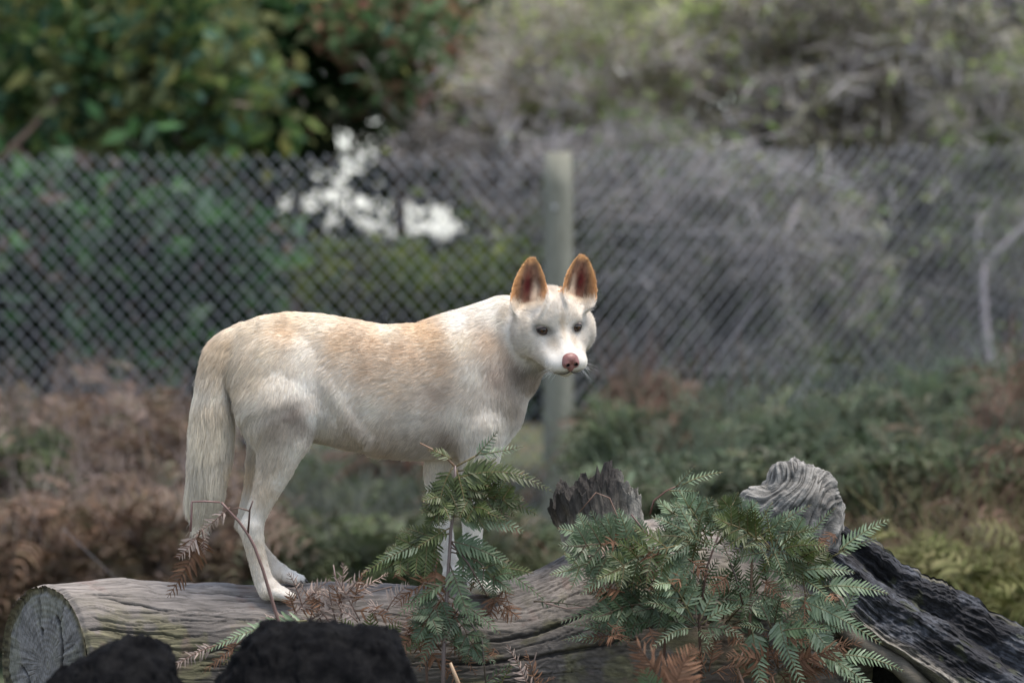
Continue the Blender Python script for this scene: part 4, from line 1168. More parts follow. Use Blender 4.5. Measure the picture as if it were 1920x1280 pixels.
compound(p, (856, -190, 870), (900, -205, 960), 46, 40, 'dark', 4); compound(p, (842, -190, 1090), (790, -205, 1170), 50, 40, 'deep', 4); compound(p, (842, -190, 1120), (900, -205, 1210), 50, 40, 'deep', 4); compound(p, (854, -190, 890), (815, -205, 960), 40, 40, 'dark', 4)
p = plant(800, -170, 1290, 'russet dead bracken hanging at the foot of the tall dark fern')
stem(p, [(806, -170, 1300), (800, -172, 1180), (812, -174, 1080), (826, -176, 1025)], 2.6, (.12, .075, .06))
for P0, P1, lf in (((822, -178, 1040), (812, -200, 1180), 40), ((815, -178, 1070), (740, -190, 1120), 34), ((806, -178, 1120), (790, -195, 1240), 36), ((812, -176, 1100), (870, -190, 1200), 34), ((802, -176, 1160), (730, -190, 1220), 36), ((930, -178, 1095), (915, -185, 1160), 28), ((805, -178, 1200), (870, -180, 1270), 32), ((925, -178, 1095), (950, -185, 1150), 26)):
    frond(p, P0, P1, lf, 'brown', sag=.05, ragged=.25, up=(0, -1, .3))
for k in range(18):
    x = rf.uniform(740, 960); y = rf.uniform(1060, 1230); frond(p, (x, -165, y), (x + rf.uniform(-45, 45), -185, y + rf.uniform(-30, 70)), rf.uniform(18, 28), 'brown', sag=.1, ragged=.25)
# 2. bent dead fern at the left, in front of the hind legs
p = plant(545, -215, 1190, 'bent dead brown fern stem crossing in front of the dingo\'s hind legs')
stem(p, [(545, -190, 1215), (538, -192, 1165), (522, -200, 1110), (505, -208, 1050), (490, -212, 1008), (478, -214, 985), (462, -216, 962), (440, -218, 938), (430, -218, 927)], 3.6, (.17, .10, .085))
stem(p, [(478, -214, 986), (481, -216, 955), (482, -218, 940), (488, -220, 924)], 2.2, (.07, .035, .025))
stem(p, [(481, -216, 943), (462, -217, 937), (446, -218, 941)], 1.5, (.12, .07, .05))
stem(p, [(374, -222, 980), (376, -222, 952), (377, -222, 926), (400, -220, 925), (428, -218, 927)], 2.4, (.17, .09, .08))
frond(p, (446, -218, 936), (378, -224, 988), 20, 'pale', sag=-.05, ragged=.1, up=(0, -1, .3))
frond(p, (392, -224, 978), (332, -226, 1100), 46, 'brown', sag=.02, bend=(.12, 0, .05), up=(0, -1, .15), pairs=15, ragged=.05)
frond(p, (395, -224, 976), (400, -226, 1024), 15, 'pale', sag=.0, up=(0, -1, .15))
frond(p, (388, -224, 985), (350, -222, 1030), 30, 'pale', sag=.0, up=(0, -1, .15))
# 3. pale dead ferns and a low silvery frond on the log
p = plant(640, -150, 1180, 'pale withered bracken curling over the log beside the hind paws')
stem(p, [(560, -165, 1165), (600, -165, 1140), (660, -168, 1105), (740, -170, 1085)], 2.2, (.13, .085, .07)); stem(p, [(650, -160, 1180), (645, -165, 1130), (636, -168, 1070), (632, -168, 1045)], 2, (.2, .14, .12))
for P0, P1, lf, pal in (((560, -168, 1140), (628, -175, 1072), 34, 'pale'), ((590, -168, 1145), (602, -178, 1072), 26, 'pale'), ((600, -168, 1150), (690, -175, 1075), 34, 'pale'), ((640, -168, 1120), (700, -180, 1048), 28, 'pale'), ((645, -168, 1120), (650, -180, 1040), 26, 'pale'),
    ((560, -170, 1150), (500, -190, 1140), 26, 'pale'), ((640, -168, 1150), (595, -190, 1170), 28, 'pale'), ((660, -168, 1110), (735, -175, 1060), 26, 'pale'), ((670, -168, 1130), (750, -185, 1150), 30, 'brown'), ((620, -168, 1120), (580, -180, 1100), 24, 'brown'), ((545, -172, 1150), (575, -190, 1120), 22, 'pale')):
    frond(p, P0, P1, lf, pal, sag=.10, ragged=.25)
for k in range(16):
    x = rf.uniform(560, 740); frond(p, (x, -168, rf.uniform(1110, 1160)), (x + rf.uniform(-50, 50), -180, rf.uniform(1050, 1130)), rf.uniform(18, 28), ['pale', 'pale', 'brown'][k % 3], sag=.1, ragged=.2)
p = plant(560, -200, 1180, 'low silvery green frond trailing across the front of the log')
stem(p, [(640, -185, 1180), (590, -192, 1150), (560, -200, 1145)], 2, (.13, .12, .07))
frond(p, (585, -195, 1145), (400, -215, 1200), 50, 'sage', sag=.10, ragged=.05); frond(p, (420, -212, 1188), (318, -218, 1245), 24, 'pale', sag=.12, ragged=.1)
frond(p, (540, -200, 1160), (430, -225, 1225), 34, 'dark', sag=.05); frond(p, (470, -205, 1180), (395, -220, 1240), 26, 'brown', sag=.1, ragged=.2)
frond(p, (600, -180, 1150), (520, -205, 1175), 30, 'pale', sag=.05, ragged=.1)
p = plant(700, -160, 1200, 'low green bracken between the withered fern and the black stump')
for P0, P1, lf in (((640, -170, 1185), (590, -190, 1150), 30), ((680, -170, 1190), (640, -190, 1140), 36), ((700, -170, 1190), (700, -190, 1130), 36), ((720, -170, 1190), (760, -190, 1150), 36), ((700, -175, 1195), (620, -200, 1180), 36), ((730, -175, 1200), (800, -190, 1190), 40), ((690, -175, 1200), (740, -200, 1160), 36)):
    frond(p, P0, P1, lf, 'dark', sag=.12)
# 4. the fern clump at the right: six plants
def fan(p, root, tips, leaf, pals, **kw):
    for (tx, ty) in tips:
        d = root[1] + rf.uniform(-70, 30); pal = pals[rf.integers(len(pals))]
        st = (root[0] + (tx - root[0]) * .10, root[1], root[2] + (ty - root[2]) * .10 - 10)
        L = math.hypot(tx - st[0], ty - st[2])
        if L > 85 and rf.random() < .42 and 'ragged' not in kw: compound(p, st, (tx, d, ty), min(78, L * .55), min(leaf, 44) * rf.uniform(.85, 1.1), pal, 4)
        else: frond(p, st, (tx, d, ty), min(leaf, L * .42) * rf.uniform(.85, 1.15), pal, sag=rf.uniform(.08, .22), **kw)
p1 = plant(1235, -110, 1200, 'arching blue-green fern at the left of the clump, draped over the broken stub')
stem(p1, [(1240, -110, 1260), (1245, -115, 1150), (1235, -120, 1050), (1215, -125, 1000), (1180, -130, 955)], 2.6, (.09, .045, .035))
stem(p1, [(1215, -118, 1070), (1195, -125, 1030), (1165, -128, 985), (1140, -130, 925), (1115, -130, 915), (1085, -132, 950)], 1.6, (.16, .09, .06))
fan(p1, (1235, -125, 1040), [(1046, 1062), (1062, 1010), (1090, 1045), (1120, 985), (1060, 985), (1150, 1075), (1085, 1100), (1135, 1020), (1255, 955), (1120, 1130)], 46, ['sage', 'sage', 'deep'])
fan(p1, (1240, -115, 1130), [(1100, 1170), (1060, 1185), (1120, 1140), (1045, 1150), (1150, 1200)], 46, ['sage', 'deep'])
frond(p1, (1190, -132, 985), (1130, -140, 1000), 22, 'brown', sag=.05)
p2 = plant(1330, -130, 1200, 'green fern in the middle of the clump with one tall feathery tip')
stem(p2, [(1310, -130, 1260), (1305, -135, 1150), (1320, -138, 1050), (1345, -140, 980)], 2.8, (.08, .045, .035))
stem(p2, [(1215, -125, 955), (1222, -126, 930), (1245, -127, 912), (1272, -128, 900)], 2, (.13, .06, .045))
frond(p2, (1272, -128, 902), (1350, -130, 877), 26, 'sage', sag=.10); frond(p2, (1262, -128, 905), (1300, -130, 864), 22, 'sage', sag=.05); frond(p2, (1250, -128, 912), (1300, -130, 912), 22, 'sage', sag=.0)
fan(p2, (1330, -135, 1030), [(1240, 940), (1275, 925), (1320, 925), (1370, 930), (1215, 985), (1265, 990), (1400, 945), (1230, 1030), (1300, 985), (1380, 975), (1215, 960)], 46, ['dark', 'sage', 'dark'])
fan(p2, (1320, -130, 1120), [(1210, 1075), (1235, 1110), (1290, 1060), (1370, 1080), (1200, 1130), (1260, 1170), (1400, 1120), (1330, 1080)], 46, ['deep', 'sage', 'deep'])
p3 = plant(1425, -140, 1200, 'upright fern on a dark brown stem below the gnarled knob')
stem(p3, [(1395, -150, 1240), (1398, -152, 1150), (1400, -155, 1080), (1402, -156, 1030), (1405, -156, 985)], 3.2, (.10, .055, .03))
stem(p3, [(1385, -150, 1120), (1372, -152, 1070), (1350, -154, 1010)], 2, (.06, .035, .025))
fan(p3, (1405, -156, 1010), [(1350, 950), (1395, 925), (1440, 930), (1480, 960), (1340, 1000), (1470, 1005), (1430, 1045), (1375, 1040), (1500, 985), (1420, 960)], 46, ['sage', 'sage', 'dark'])
fan(p3, (1420, -150, 1110), [(1350, 1085), (1380, 1150), (1460, 1080), (1480, 1130), (1440, 1170), (1340, 1140), (1500, 1095)], 50, ['deep', 'deep', 'sage'])
p4 = plant(1520, -150, 1200, 'silvery fern at the right of the clump reaching over the charred root')
stem(p4, [(1500, -150, 1260), (1505, -152, 1180), (1500, -155, 1100), (1490, -158, 1040)], 2.8, (.10, .06, .035))
for P0, P1, lf, pal, kw in (
    ((1560, -160, 1022), (1656, -165, 962), 40, 'sage', dict(sag=.10)), ((1550, -160, 1030), (1640, -165, 995), 26, 'sage', dict(sag=.05)), ((1500, -160, 1005), (1555, -165, 940), 26, 'sage', dict(sag=.1)),
    ((1530, -165, 1085), (1652, -180, 1098), 44, 'sage', dict(sag=.10)), ((1490, -160, 1110), (1640, -190, 1190), 50, 'sage', dict(sag=.14)),
    ((1450, -170, 1140), (1500, -200, 1275), 54, 'sage', dict(sag=.05, bend=(-.1, 0, .1), up=(.2, -1, .4))), ((1500, -170, 1150), (1590, -200, 1270), 50, 'sage', dict(sag=.08, up=(.2, -1, .5))),
    ((1560, -175, 1210), (1680, -185, 1240), 36, 'sage', dict(sag=.12)), ((1480, -160, 1060), (1590, -170, 1060), 44, 'sage', dict(sag=.12)), ((1440, -165, 1000), (1540, -170, 1010), 40, 'sage', dict(sag=.1)),
    ((1510, -175, 1200), (1640, -190, 1290), 48, 'sage', dict(sag=.1, up=(.2, -1, .6))), ((1500, -150, 1050), (1580, -160, 1100), 40, 'deep', dict(sag=.1)), ((1400, -175, 1160), (1420, -200, 1290), 50, 'sage', dict(up=(0, -1, .4), sag=.05)),
    ((1560, -165, 1150), (1600, -165, 1080), 36, 'sage', dict(sag=.1)), ((1420, -165, 990), (1510, -165, 935), 34, 'sage', dict(sag=.08))): frond(p4, P0, P1, lf, pal, **kw)
fan(p4, (1490, -150, 1080), [(1440, 1020), (1470, 980), (1530, 1040), (1400, 1060), (1550, 1120), (1540, 1180)], 46, ['deep', 'sage'])
p5 = plant(1470, -120, 1290, 'russet dead bracken tangled under the right side of the clump')
fan(p5, (1450, -170, 1250), [(1350, 1210), (1380, 1180), (1420, 1170), (1500, 1190), (1540, 1215), (1560, 1250), (1360, 1260), (1400, 1290), (1480, 1300), (1440, 1200), (1600, 1180), (1540, 1290)], 46, ['brown'], ragged=.2)
fan(p5, (1320, -165, 1260), [(1250, 1220), (1290, 1190), (1340, 1180), (1380, 1230), (1280, 1280)], 44, ['brown'], ragged=.2)
stem(p5, [(1410, -180, 1300), (1385, -185, 1265), (1372, -186, 1230), (1385, -186, 1200)], 3, (.22, .13, .09))
fan(p5, (1235, -135, 1010), [(1185, 1090), (1215, 1100)], 30, ['brown'], ragged=.3)
for k in range(16):
    x = rf.uniform(1130, 1560); y = rf.uniform(980, 1190); frond(p5, (x, -175, y), (x + rf.uniform(-45, 45), -205, y + rf.uniform(-10, 55)), rf.uniform(20, 30), 'brown', sag=.1, ragged=.2)
# filling plant deep in the clump, dark
p6 = plant(1350, -60, 1250, 'dark shaded fern growing behind the clump against the log')
fan(p6, (1350, -70, 1180), [(1150, 1120), (1180, 1080), (1220, 1040), (1270, 1020), (1380, 1020), (1480, 1050), (1560, 1130), (1250, 1130), (1420, 1100), (1300, 1230), (1500, 1180), (1400, 1210)], 56, ['deep'])
p3b = plant(1300, -150, 1250, 'low broad green fern at the centre foot of the clump')
fan(p3b, (1300, -170, 1170), [(1200, 1110), (1180, 1160), (1240, 1060), (1290, 1080), (1345, 1070), (1380, 1120), (1210, 1200), (1260, 1130), (1330, 1200), (1390, 1180)], 54, ['sage', 'deep', 'deep'])
fan(p3b, (1440, -170, 1180), [(1400, 1090), (1450, 1100), (1500, 1120), (1540, 1160), (1370, 1150), (1480, 1200), (1430, 1150), (1560, 1200), (1400, 1230)], 56, ['deep', 'sage', 'deep'])
p3c = plant(1400, -130, 1150, 'fern fronds spread flat in front of the gnarled knob')
fan(p3c, (1440, -175, 1030), [(1380, 960), (1420, 940), (1470, 950), (1520, 975), (1540, 1010), (1380, 1010), (1350, 1040), (1500, 1040), (1540, 1060), (1460, 1075), (1340, 960), (1410, 1080)], 46, ['sage', 'sage', 'dark'])
fan(p3c, (1300, -170, 1010), [(1220, 960), (1260, 930), (1310, 940), (1350, 960), (1200, 1000), (1230, 1050), (1290, 1060), (1360, 1030), (1170, 1030), (1130, 1060)], 44, ['dark', 'sage', 'dark'])
p7 = plant(1050, -150, 1300, 'sparse dry fern sprigs in front of the cracked log side')
for P0, P1, lf, pal in (((1000, -170, 1290), (950, -180, 1190), 26, 'pale'), ((1010, -170, 1290), (985, -180, 1200), 24, 'brown'), ((930, -170, 1290), (960, -180, 1230), 26, 'dark'), ((900, -170, 1270), (985, -180, 1215), 26, 'deep'), ((960, -170, 1300), (1040, -180, 1250), 26, 'brown'), ((1000, -110, 1118), (1100, -120, 1128), 22, 'deep')):
    frond(p7, P0, P1, lf, pal, sag=.06, ragged=.25)
stem(p7, [(985, -175, 1300), (995, -178, 1240), (1005, -180, 1205)], 2.2, (.06, .04, .03)); stem(p7, [(870, -260, 1300), (862, -262, 1250), (848, -264, 1215)], 5, (.30, .20, .12))
stem(p7, [(1020, -172, 1115), (1060, -174, 1125), (1095, -176, 1122)], 1.8, (.2, .13, .1))
# 5. out-of-focus fern nearest the camera
p7b = plant(1080, -150, 1250, 'thin dry fern sprays reaching left from the clump over the bare log')
for k in range(9):
    x = rf.uniform(1040, 1130); y = rf.uniform(1000, 1180); frond(p7b, (x + 60, -150, y + 20), (x - 20, -165, y + rf.uniform(-15, 40)), rf.uniform(22, 34), ['sage', 'pale', 'brown', 'deep'][k % 4], sag=.15, ragged=.1)
p8 = plant(1250, -900, 1420, 'blurred green fern close to the camera at the bottom of the picture')
for P0, P1, lf, pal, kw in (((1230, -820, 1330), (1180, -820, 1165), 90, 'deep', {}), ((1260, -820, 1330), (1270, -820, 1190), 90, 'dark', {}), ((1300, -820, 1340), (1350, -820, 1230), 80, 'deep', {}), ((1240, -820, 1340), (1100, -820, 1250), 80, 'dark', {}), ((1300, -820, 1350), (1420, -820, 1260), 80, 'dark', {}), ((1240, -820, 1340), (1220, -830, 1200), 70, 'sage', {})):
    frond(p8, P0, P1, lf, pal, sag=.1, r0=3, **kw)
p9 = plant(1200, -800, 1430, 'blurred curled rust-brown fern tip in front of the clump')
for P0, P1, lf in (((1245, -780, 1270), (1165, -790, 1120), 62), ((1220, -780, 1250), (1265, -790, 1130), 56), ((1150, -780, 1330), (1085, -790, 1255), 50), ((1260, -780, 1290), (1330, -790, 1240), 50)):
    frond(p9, P0, P1, lf, 'brown', sag=.1, r0=3, up=(0, -1, .4), ragged=.05)
# ================================================================ blurred bush beyond
rb = np.random.default_rng(2024)
m_leafy = NT('foliage'); cf = m_leafy.attr('FCol'); m_leafy.base(cf); m_leafy.setb(Roughness=.7); m_leafy.b.inputs['Specular IOR Level'].default_value = .12
tr = m_leafy.node('ShaderNodeBsdfTranslucent'); m_leafy.link(cf, tr.inputs['Color']); mx = m_leafy.node('ShaderNodeMixShader'); mx.inputs[0].default_value = .42
m_leafy.link(m_leafy.b.outputs[0], mx.inputs[1]); m_leafy.link(tr.outputs[0], mx.inputs[2]); m_leafy.link(mx.outputs[0], m_leafy.out.inputs[0])
m_bark = NT('bark'); m_bark.base(m_bark.attr('Col')); m_bark.setb(Roughness=.85)

HOLES = [  # gaps in the bush where the sky shows (photo x, y, rx, ry, openness)
    (675, 270, 70, 55, .85), (690, 330, 50, 36, .85), (640, 300, 60, 70, .8), (560, 330, 85, 60, .55), (555, 374, 80, 18, 1.0), (700, 378, 90, 20, 1.0), (760, 408, 110, 32, 1.2), (640, 424, 38, 20, 1.0), (840, 420, 40, 34, 1.0), (610, 140, 38, 24, .7), (690, 120, 20, 20, .5),
    (755, 215, 40, 36, .4), (1480, 200, 140, 34, .5), (1400, 235, 90, 40, .40), (1480, 250, 60, 40, .42), (620, 200, 30, 26, .35)]
def open_at(px, py, g=0.):
    o = np.zeros(len(px))
    w = vnoise(np.stack([px * .022, py * .022, px * 0 + 4], -1)) * .5
    for cx, cy, rx, ry, k in HOLES:
        d = ((px - cx) / (rx + g)) ** 2 + ((py - cy) / (ry + g)) ** 2
        o = np.maximum(o, 1.12 * k * np.clip((1.4 - d + w) * 1.1, 0, 1))
    return o
def leaves(boxes, size, cols, n, aspect=2.2, vert=0., respect=True, clump=60, bright=1.0, var=.35, drop=None):
    """boxes: (cx, cy, rx, ry, Y, dY) ellipses in the photograph at depth Y; returns verts, faces, face colours"""
    w = np.array([b[2] * b[3] for b in boxes], float); w /= w.sum(); Vs = []; Fs = []; Cs = []
    pick = rb.choice(len(boxes), n, p=w); B = np.array(boxes, float)[pick]
    a = rb.uniform(0, 2 * math.pi, n); r = np.where(rb.random(n) < .6, np.sqrt(rb.random(n)), np.abs(rb.normal(0, .85, n)))
    px = B[:, 0] + B[:, 2] * r * np.cos(a); py = B[:, 1] + B[:, 3] * r * np.sin(a)
    Y = B[:, 4] + B[:, 5] * rb.uniform(-1, 1, n)
    # clumpy: keep where noise is high
    cn = fbm(np.stack([px / clump, py / clump, Y * .8], -1), 1.0, 2, 3)
    keep = cn + rb.uniform(-.6, .6, n) > -.25 - 9 * (clump > 100)
    if respect:
        th = fbm(np.stack([px * .03, py * .045, px * 0], -1), 1.0, 3, 0, .7) * .5 + .5
        keep &= (th + .20 * rb.normal(0, 1, n) > open_at(px, py, size * .3 * FPX / B[0, 4]))
    keep &= py > -420
    px, py, Y, cn = px[keep], py[keep], Y[keep], cn[keep]; n = len(px)
    vx = (px - 960) / FPX; vz = (640 - py) / FPX; c_, s_ = math.cos(PITCH), math.sin(PITCH)
    t = Y / (c_ + vz * s_); P = np.stack([vx * t, Y, CAMZ + (-s_ + vz * c_) * t], -1)
    ok = P[:, 2] > .02; P, cn = P[ok], cn[ok]; n = len(P)
    d = rb.normal(0, 1, (n, 3)); d[:, 2] += vert; d /= np.linalg.norm(d, axis=1)[:, None]
    e = rb.normal(0, 1, (n, 3)); e -= d * (d * e).sum(1)[:, None]; e /= np.linalg.norm(e, axis=1)[:, None]
    s = size * rb.uniform(.6, 1.5, n)[:, None]
    V = np.stack([P - d * s, P + e * s / aspect - d * s * .1, P + d * s, P - e * s / aspect + d * s * .1], 1).reshape(-1, 3)
    F = np.arange(4 * n).reshape(n, 4)
    cols = np.array(cols, float)
    hue = fbm(P, .9, 2, 11) * .6 + fbm(P, 4.0, 2, 19) * .7
    ci = np.clip(((hue * .9 + .5) + rb.normal(0, .28, n)) * len(cols), 0, len(cols) - 1).astype(int)
    Cc = 1.15 * bright * cols[ci] * (1 + var * rb.normal(0, .5, n)[:, None] + .35 * cn[:, None])
    return V, F, np.clip(Cc, .004, .6)
def crown(name, parent, kind='stuff', **kw):
    V, F, Cc = leaves(**kw)
    o = mesh_obj(name, V - (np.array(parent.location) if parent else 0), F, m_leafy, parent, False, None, Cc)
    if kind: o['kind'] = kind
    return o
def limb(parent, pts, r, col, name='branch'):
    """pts: (photo x, photo y, Y)"""
    W = np.array([unproj(*p) for p in pts]) - np.array(parent.location)
    A = Acc(); A.tube(W, np.linspace(r, r * .55, len(W)), 8, col); return A.build(name, m_bark, parent)
def tree(name, label, cat, base, Y):
    p = unproj(base, 900, Y); o = empty(name, (p[0], Y, ground_z(p[0], Y))); tag(o, label, cat); return o
GREEN = [(.020, .045, .016), (.035, .07, .025), (.06, .10, .03), (.10, .13, .04), (.045, .085, .045), (.07, .12, .085)]
TWIG = (.24, .20, .20)
# left broad-leaved tree with a pinkish trunk
t = tree('broadleaf_tree', 'dark green broad-leaved tree with a pinkish trunk behind the fence at left', 'tree', 250, 23.5)
limb(t, [(262, 960, 23.5), (255, 620, 23.5), (256, 420, 23.4), (255, 290, 23.4), (262, 190, 23.3), (285, 90, 23.3), (300, -120, 23.3)], .055, (.26, .17, .16), 'trunk')
limb(t, [(262, 215, 23.3), (320, 188, 23.2), (400, 190, 23.1), (470, 200, 23.1)], .022, (.24, .19, .15)); limb(t, [(258, 300, 23.4), (290, 210, 23.3), (340, 270, 23.3)], .02, (.25, .2, .2)); limb(t, [(256, 420, 23.4), (170, 310, 23.2), (90, 250, 23.1)], .025, (.22, .17, .15))
limb(t, [(120, 420, 22.6), (90, 330, 22.6), (20, 270, 22.6)], .03, (.24, .15, .11)); limb(t, [(0, 300, 22.4), (60, 240, 22.4), (110, 180, 22.4)], .02, (.24, .15, .11))
crown('crown', t, boxes=[(180, 60, 260, 200, 23.5, 1.2), (80, 280, 200, 140, 23.6, 1.0), (330, 150, 200, 170, 24, 1.2)], size=.065, cols=GREEN + [(.13, .13, .045), (.10, .11, .05)], n=20000, bright=1.35)
t = tree('conifer_tree', 'dense dark green tree hanging left of the bright sky gap', 'tree', 420, 26)
limb(t, [(470, 980, 26), (460, 500, 26), (455, 250, 26), (440, -200, 26)], .07, (.12, .09, .08), 'trunk')
limb(t, [(560, 520, 25.6), (555, 380, 25.6), (560, 260, 25.7), (575, 100, 25.8)], .035, (.10, .09, .09)); limb(t, [(470, 355, 25.8), (590, 352, 25.6), (740, 356, 25.5)], .018, (.10, .09, .09))
crown('sprays', t, boxes=[(690, 330, 170, 110, 25.5, .5)], size=.035, cols=[(.03, .05, .02), (.06, .08, .04)], n=1700, respect=False, clump=30)
crown('crown', t, boxes=[(430, 110, 150, 230, 26, 1.4), (540, 40, 190, 150, 26, 1.4), (460, 240, 130, 90, 26, 1), (560, -160, 260, 120, 26, 1), (640, 60, 120, 110, 26.5, 1)], size=.075, cols=[(.012, .03, .010), (.02, .05, .018), (.03, .065, .025), (.045, .075, .04), (.03, .05, .02)], n=19000, bright=1.45)
t = tree('red_leaved_tree', 'green tree with some reddish leaves above the bright sky gap', 'tree', 800, 25)
limb(t, [(770, 980, 25), (760, 600, 25), (745, 300, 25), (720, 120, 25), (700, -160, 25)], .045, (.2, .15, .13), 'trunk')
crown('crown', t, boxes=[(760, 80, 120, 120, 25, 1.2), (800, 190, 90, 60, 25, .9), (700, 30, 120, 100, 25, 1)], size=.05, cols=[(.035, .07, .025), (.05, .10, .035), (.15, .07, .055), (.18, .11, .07), (.07, .11, .05)], n=12000, bright=1.45)
# olive wattle in the middle and the grey scrub at right
t = tree('wattle_tree', 'feathery olive-green wattle behind the timber post', 'tree', 1060, 24.5)
limb(t, [(1240, 960, 24.5), (1230, 520, 24.5), (1180, 270, 24.5), (1110, 215, 24.4), (1035, 172, 24.4)], .045, (.20, .15, .13), 'trunk')
limb(t, [(960, -60, 24), (985, 10, 24), (1005, 65, 24), (1040, 100, 24)], .022, (.30, .27, .27)); limb(t, [(1010, 60, 24), (1050, 0, 24), (1090, -50, 24)], .015, (.30, .27, .27))
crown('crown', t, boxes=[(1080, 130, 230, 190, 24.5, 1.2), (1250, 90, 220, 160, 24.8, 1.2), (960, 210, 130, 110, 24.5, 1)], size=.035, cols=[(.10, .12, .045), (.15, .18, .06), (.20, .22, .09), (.16, .15, .11), (.20, .17, .15)], n=30000, aspect=3.5, bright=2.0)
crown('twigs', t, boxes=[(1080, 160, 240, 200, 24, 1.0), (1250, 120, 240, 180, 24.3, 1.0)], size=.10, cols=[(.25, .23, .20), (.20, .18, .16), (.28, .26, .24)], n=8000, aspect=20)
t = tree('grey_scrub', 'tangled grey twiggy scrub behind the fence right of the post', 'shrub', 1300, 22.6)
limb(t, [(1400, 900, 22.8), (1460, 640, 22.8), (1420, 520, 22.8), (1330, 380, 22.8)], .03, (.10, .08, .08), 'trunk'); limb(t, [(1440, 600, 22.8), (1560, 500, 22.8), (1640, 360, 22.8)], .02, (.12, .10, .10)); limb(t, [(1350, 860, 22.2), (1310, 640, 22.2), (1190, 470, 22.2)], .03, (.05, .04, .04)); limb(t, [(1330, 700, 22.2), (1420, 560, 22.2), (1500, 380, 22.2)], .022, (.30, .27, .28)); limb(t, [(1200, 880, 22.3), (1160, 700, 22.3), (1230, 560, 22.3), (1220, 430, 22.3)], .022, (.06, .05, .05)); limb(t, [(1600, 840, 22.2), (1560, 640, 22.2), (1640, 480, 22.2)], .02, (.05, .04, .04))
crown('twigs', t, boxes=[(1250, 400, 260, 170, 23, 1.2), (1150, 330, 200, 90, 22.8, .8), (1420, 480, 240, 200, 23, 1.2), (900, 320, 180, 120, 23.5, .8), (1300, 640, 200, 140, 23, 1)], size=.11, cols=[(.21, .195, .19), (.15, .14, .135), (.30, .28, .28), (.09, .08, .07)], n=24000, aspect=18, bright=1.15)
crown('leaves', t, boxes=[(1250, 420, 260, 190, 23.3, 1.2), (1450, 520, 240, 200, 23.3, 1.2), (1420, 650, 160, 90, 23, .8)], size=.04, cols=[(.07, .10, .035), (.12, .135, .06), (.13, .13, .10)], n=22000, aspect=3, bright=1.7)
t = tree('grey_scrub', 'tall grey-brown twiggy scrub filling the top right corner', 'shrub', 1700, 24)
limb(t, [(1780, 950, 24), (1760, 560, 24), (1740, 300, 24), (1800, 40, 24), (1820, -150, 24)], .05, (.09, .08, .08), 'trunk')
crown('twigs', t, boxes=[(1700, 350, 280, 220, 24, 1.2), (1600, 120, 260, 170, 24.5, 1.2), (1860, 200, 180, 260, 24, 1.2), (1500, 60, 250, 130, 24.8, 1), (1720, 580, 260, 150, 24, 1)], size=.11, cols=[(.21, .195, .185), (.15, .14, .13), (.30, .28, .28), (.10, .09, .08)], n=30000, aspect=18, bright=1.15)
crown('leaves', t, boxes=[(1700, 330, 260, 200, 24.3, 1.2), (1500, 60, 300, 150, 24.8, 1.2), (1850, 250, 140, 250, 24, 1), (1650, 520, 200, 120, 24.3, 1)], size=.04, cols=[(.09, .12, .035), (.14, .16, .06), (.15, .14, .10), (.05, .05, .03)], n=42000, aspect=3, bright=2.4)
t = tree('bare_sapling', 'bare pale forked sapling behind the fence near the right edge', 'sapling', 1865, 21.6)
limb(t, [(1872, 780, 21.6), (1862, 700, 21.6), (1848, 620, 21.6), (1843, 520, 21.6), (1850, 490, 21.6)], .026, (.30, .26, .265), 'trunk'); limb(t, [(1847, 500, 21.6), (1880, 462, 21.6), (1925, 420, 21.6), (1990, 380, 21.6)], .017, (.27, .24, .24)); limb(t, [(1846, 505, 21.6), (1830, 460, 21.6), (1838, 400, 21.6)], .011, (.22, .20, .20))
# left shrub behind the mesh
t = tree('green_shrub', 'glossy green shrub behind the left part of the fence', 'shrub', 260, 21.2)
limb(t, [(230, 960, 21.4), (200, 700, 21.4), (150, 520, 21.3)], .03, (.12, .09, .08), 'trunk'); limb(t, [(230, 800, 21.4), (330, 600, 21.3), (380, 480, 21.3)], .02, (.16, .11, .10))
crown('crown', t, boxes=[(70, 420, 130, 110, 21.6, .6), (280, 560, 160, 130, 21.8, .7), (240, 420, 170, 90, 22, .8), (420, 560, 130, 120, 22, .8), (400, 440, 110, 70, 22.2, .8)], size=.075, cols=[(.010, .022, .009), (.02, .045, .016), (.035, .075, .028), (.06, .09, .055), (.08, .06, .05), (.012, .014, .010)], n=6500, bright=1.7)
t = tree('olive_bush', 'yellow-green bush behind the fence above the dingo\'s back', 'shrub', 780, 21.5)
limb(t, [(780, 980, 21.8), (770, 760, 21.8), (800, 560, 21.8)], .025, (.16, .13, .11), 'trunk')
crown('crown', t, boxes=[(760, 530, 170, 90, 21.8, .7), (900, 540, 110, 90, 22, .6), (640, 540, 110, 90, 22.2, .7), (780, 640, 220, 80, 22, .8)], size=.04, cols=[(.05, .07, .02), (.09, .12, .03), (.13, .15, .045), (.08, .08, .055), (.03, .03, .02)], n=12000, aspect=3)
# far wood closing the view
V, F, Cc = leaves(boxes=[(x, y, 260, 190, 34 + 4 * (i % 3), 2.5) for i, (x, y) in enumerate([(a, b) for a in range(-1000, 3001, 200) for b in (-260, 0, 220, 430, 640)])], size=.13, cols=[(.018, .032, .018), (.03, .045, .025), (.045, .05, .035), (.05, .05, .045)], n=170000, clump=140)
Cc[:] *= 1.0
w_ = mesh_obj('far_wood', V, F, m_leafy, None, False, None, Cc); tag(w_, 'dark mass of far trees closing the view behind the bush', 'wood', kind='stuff')
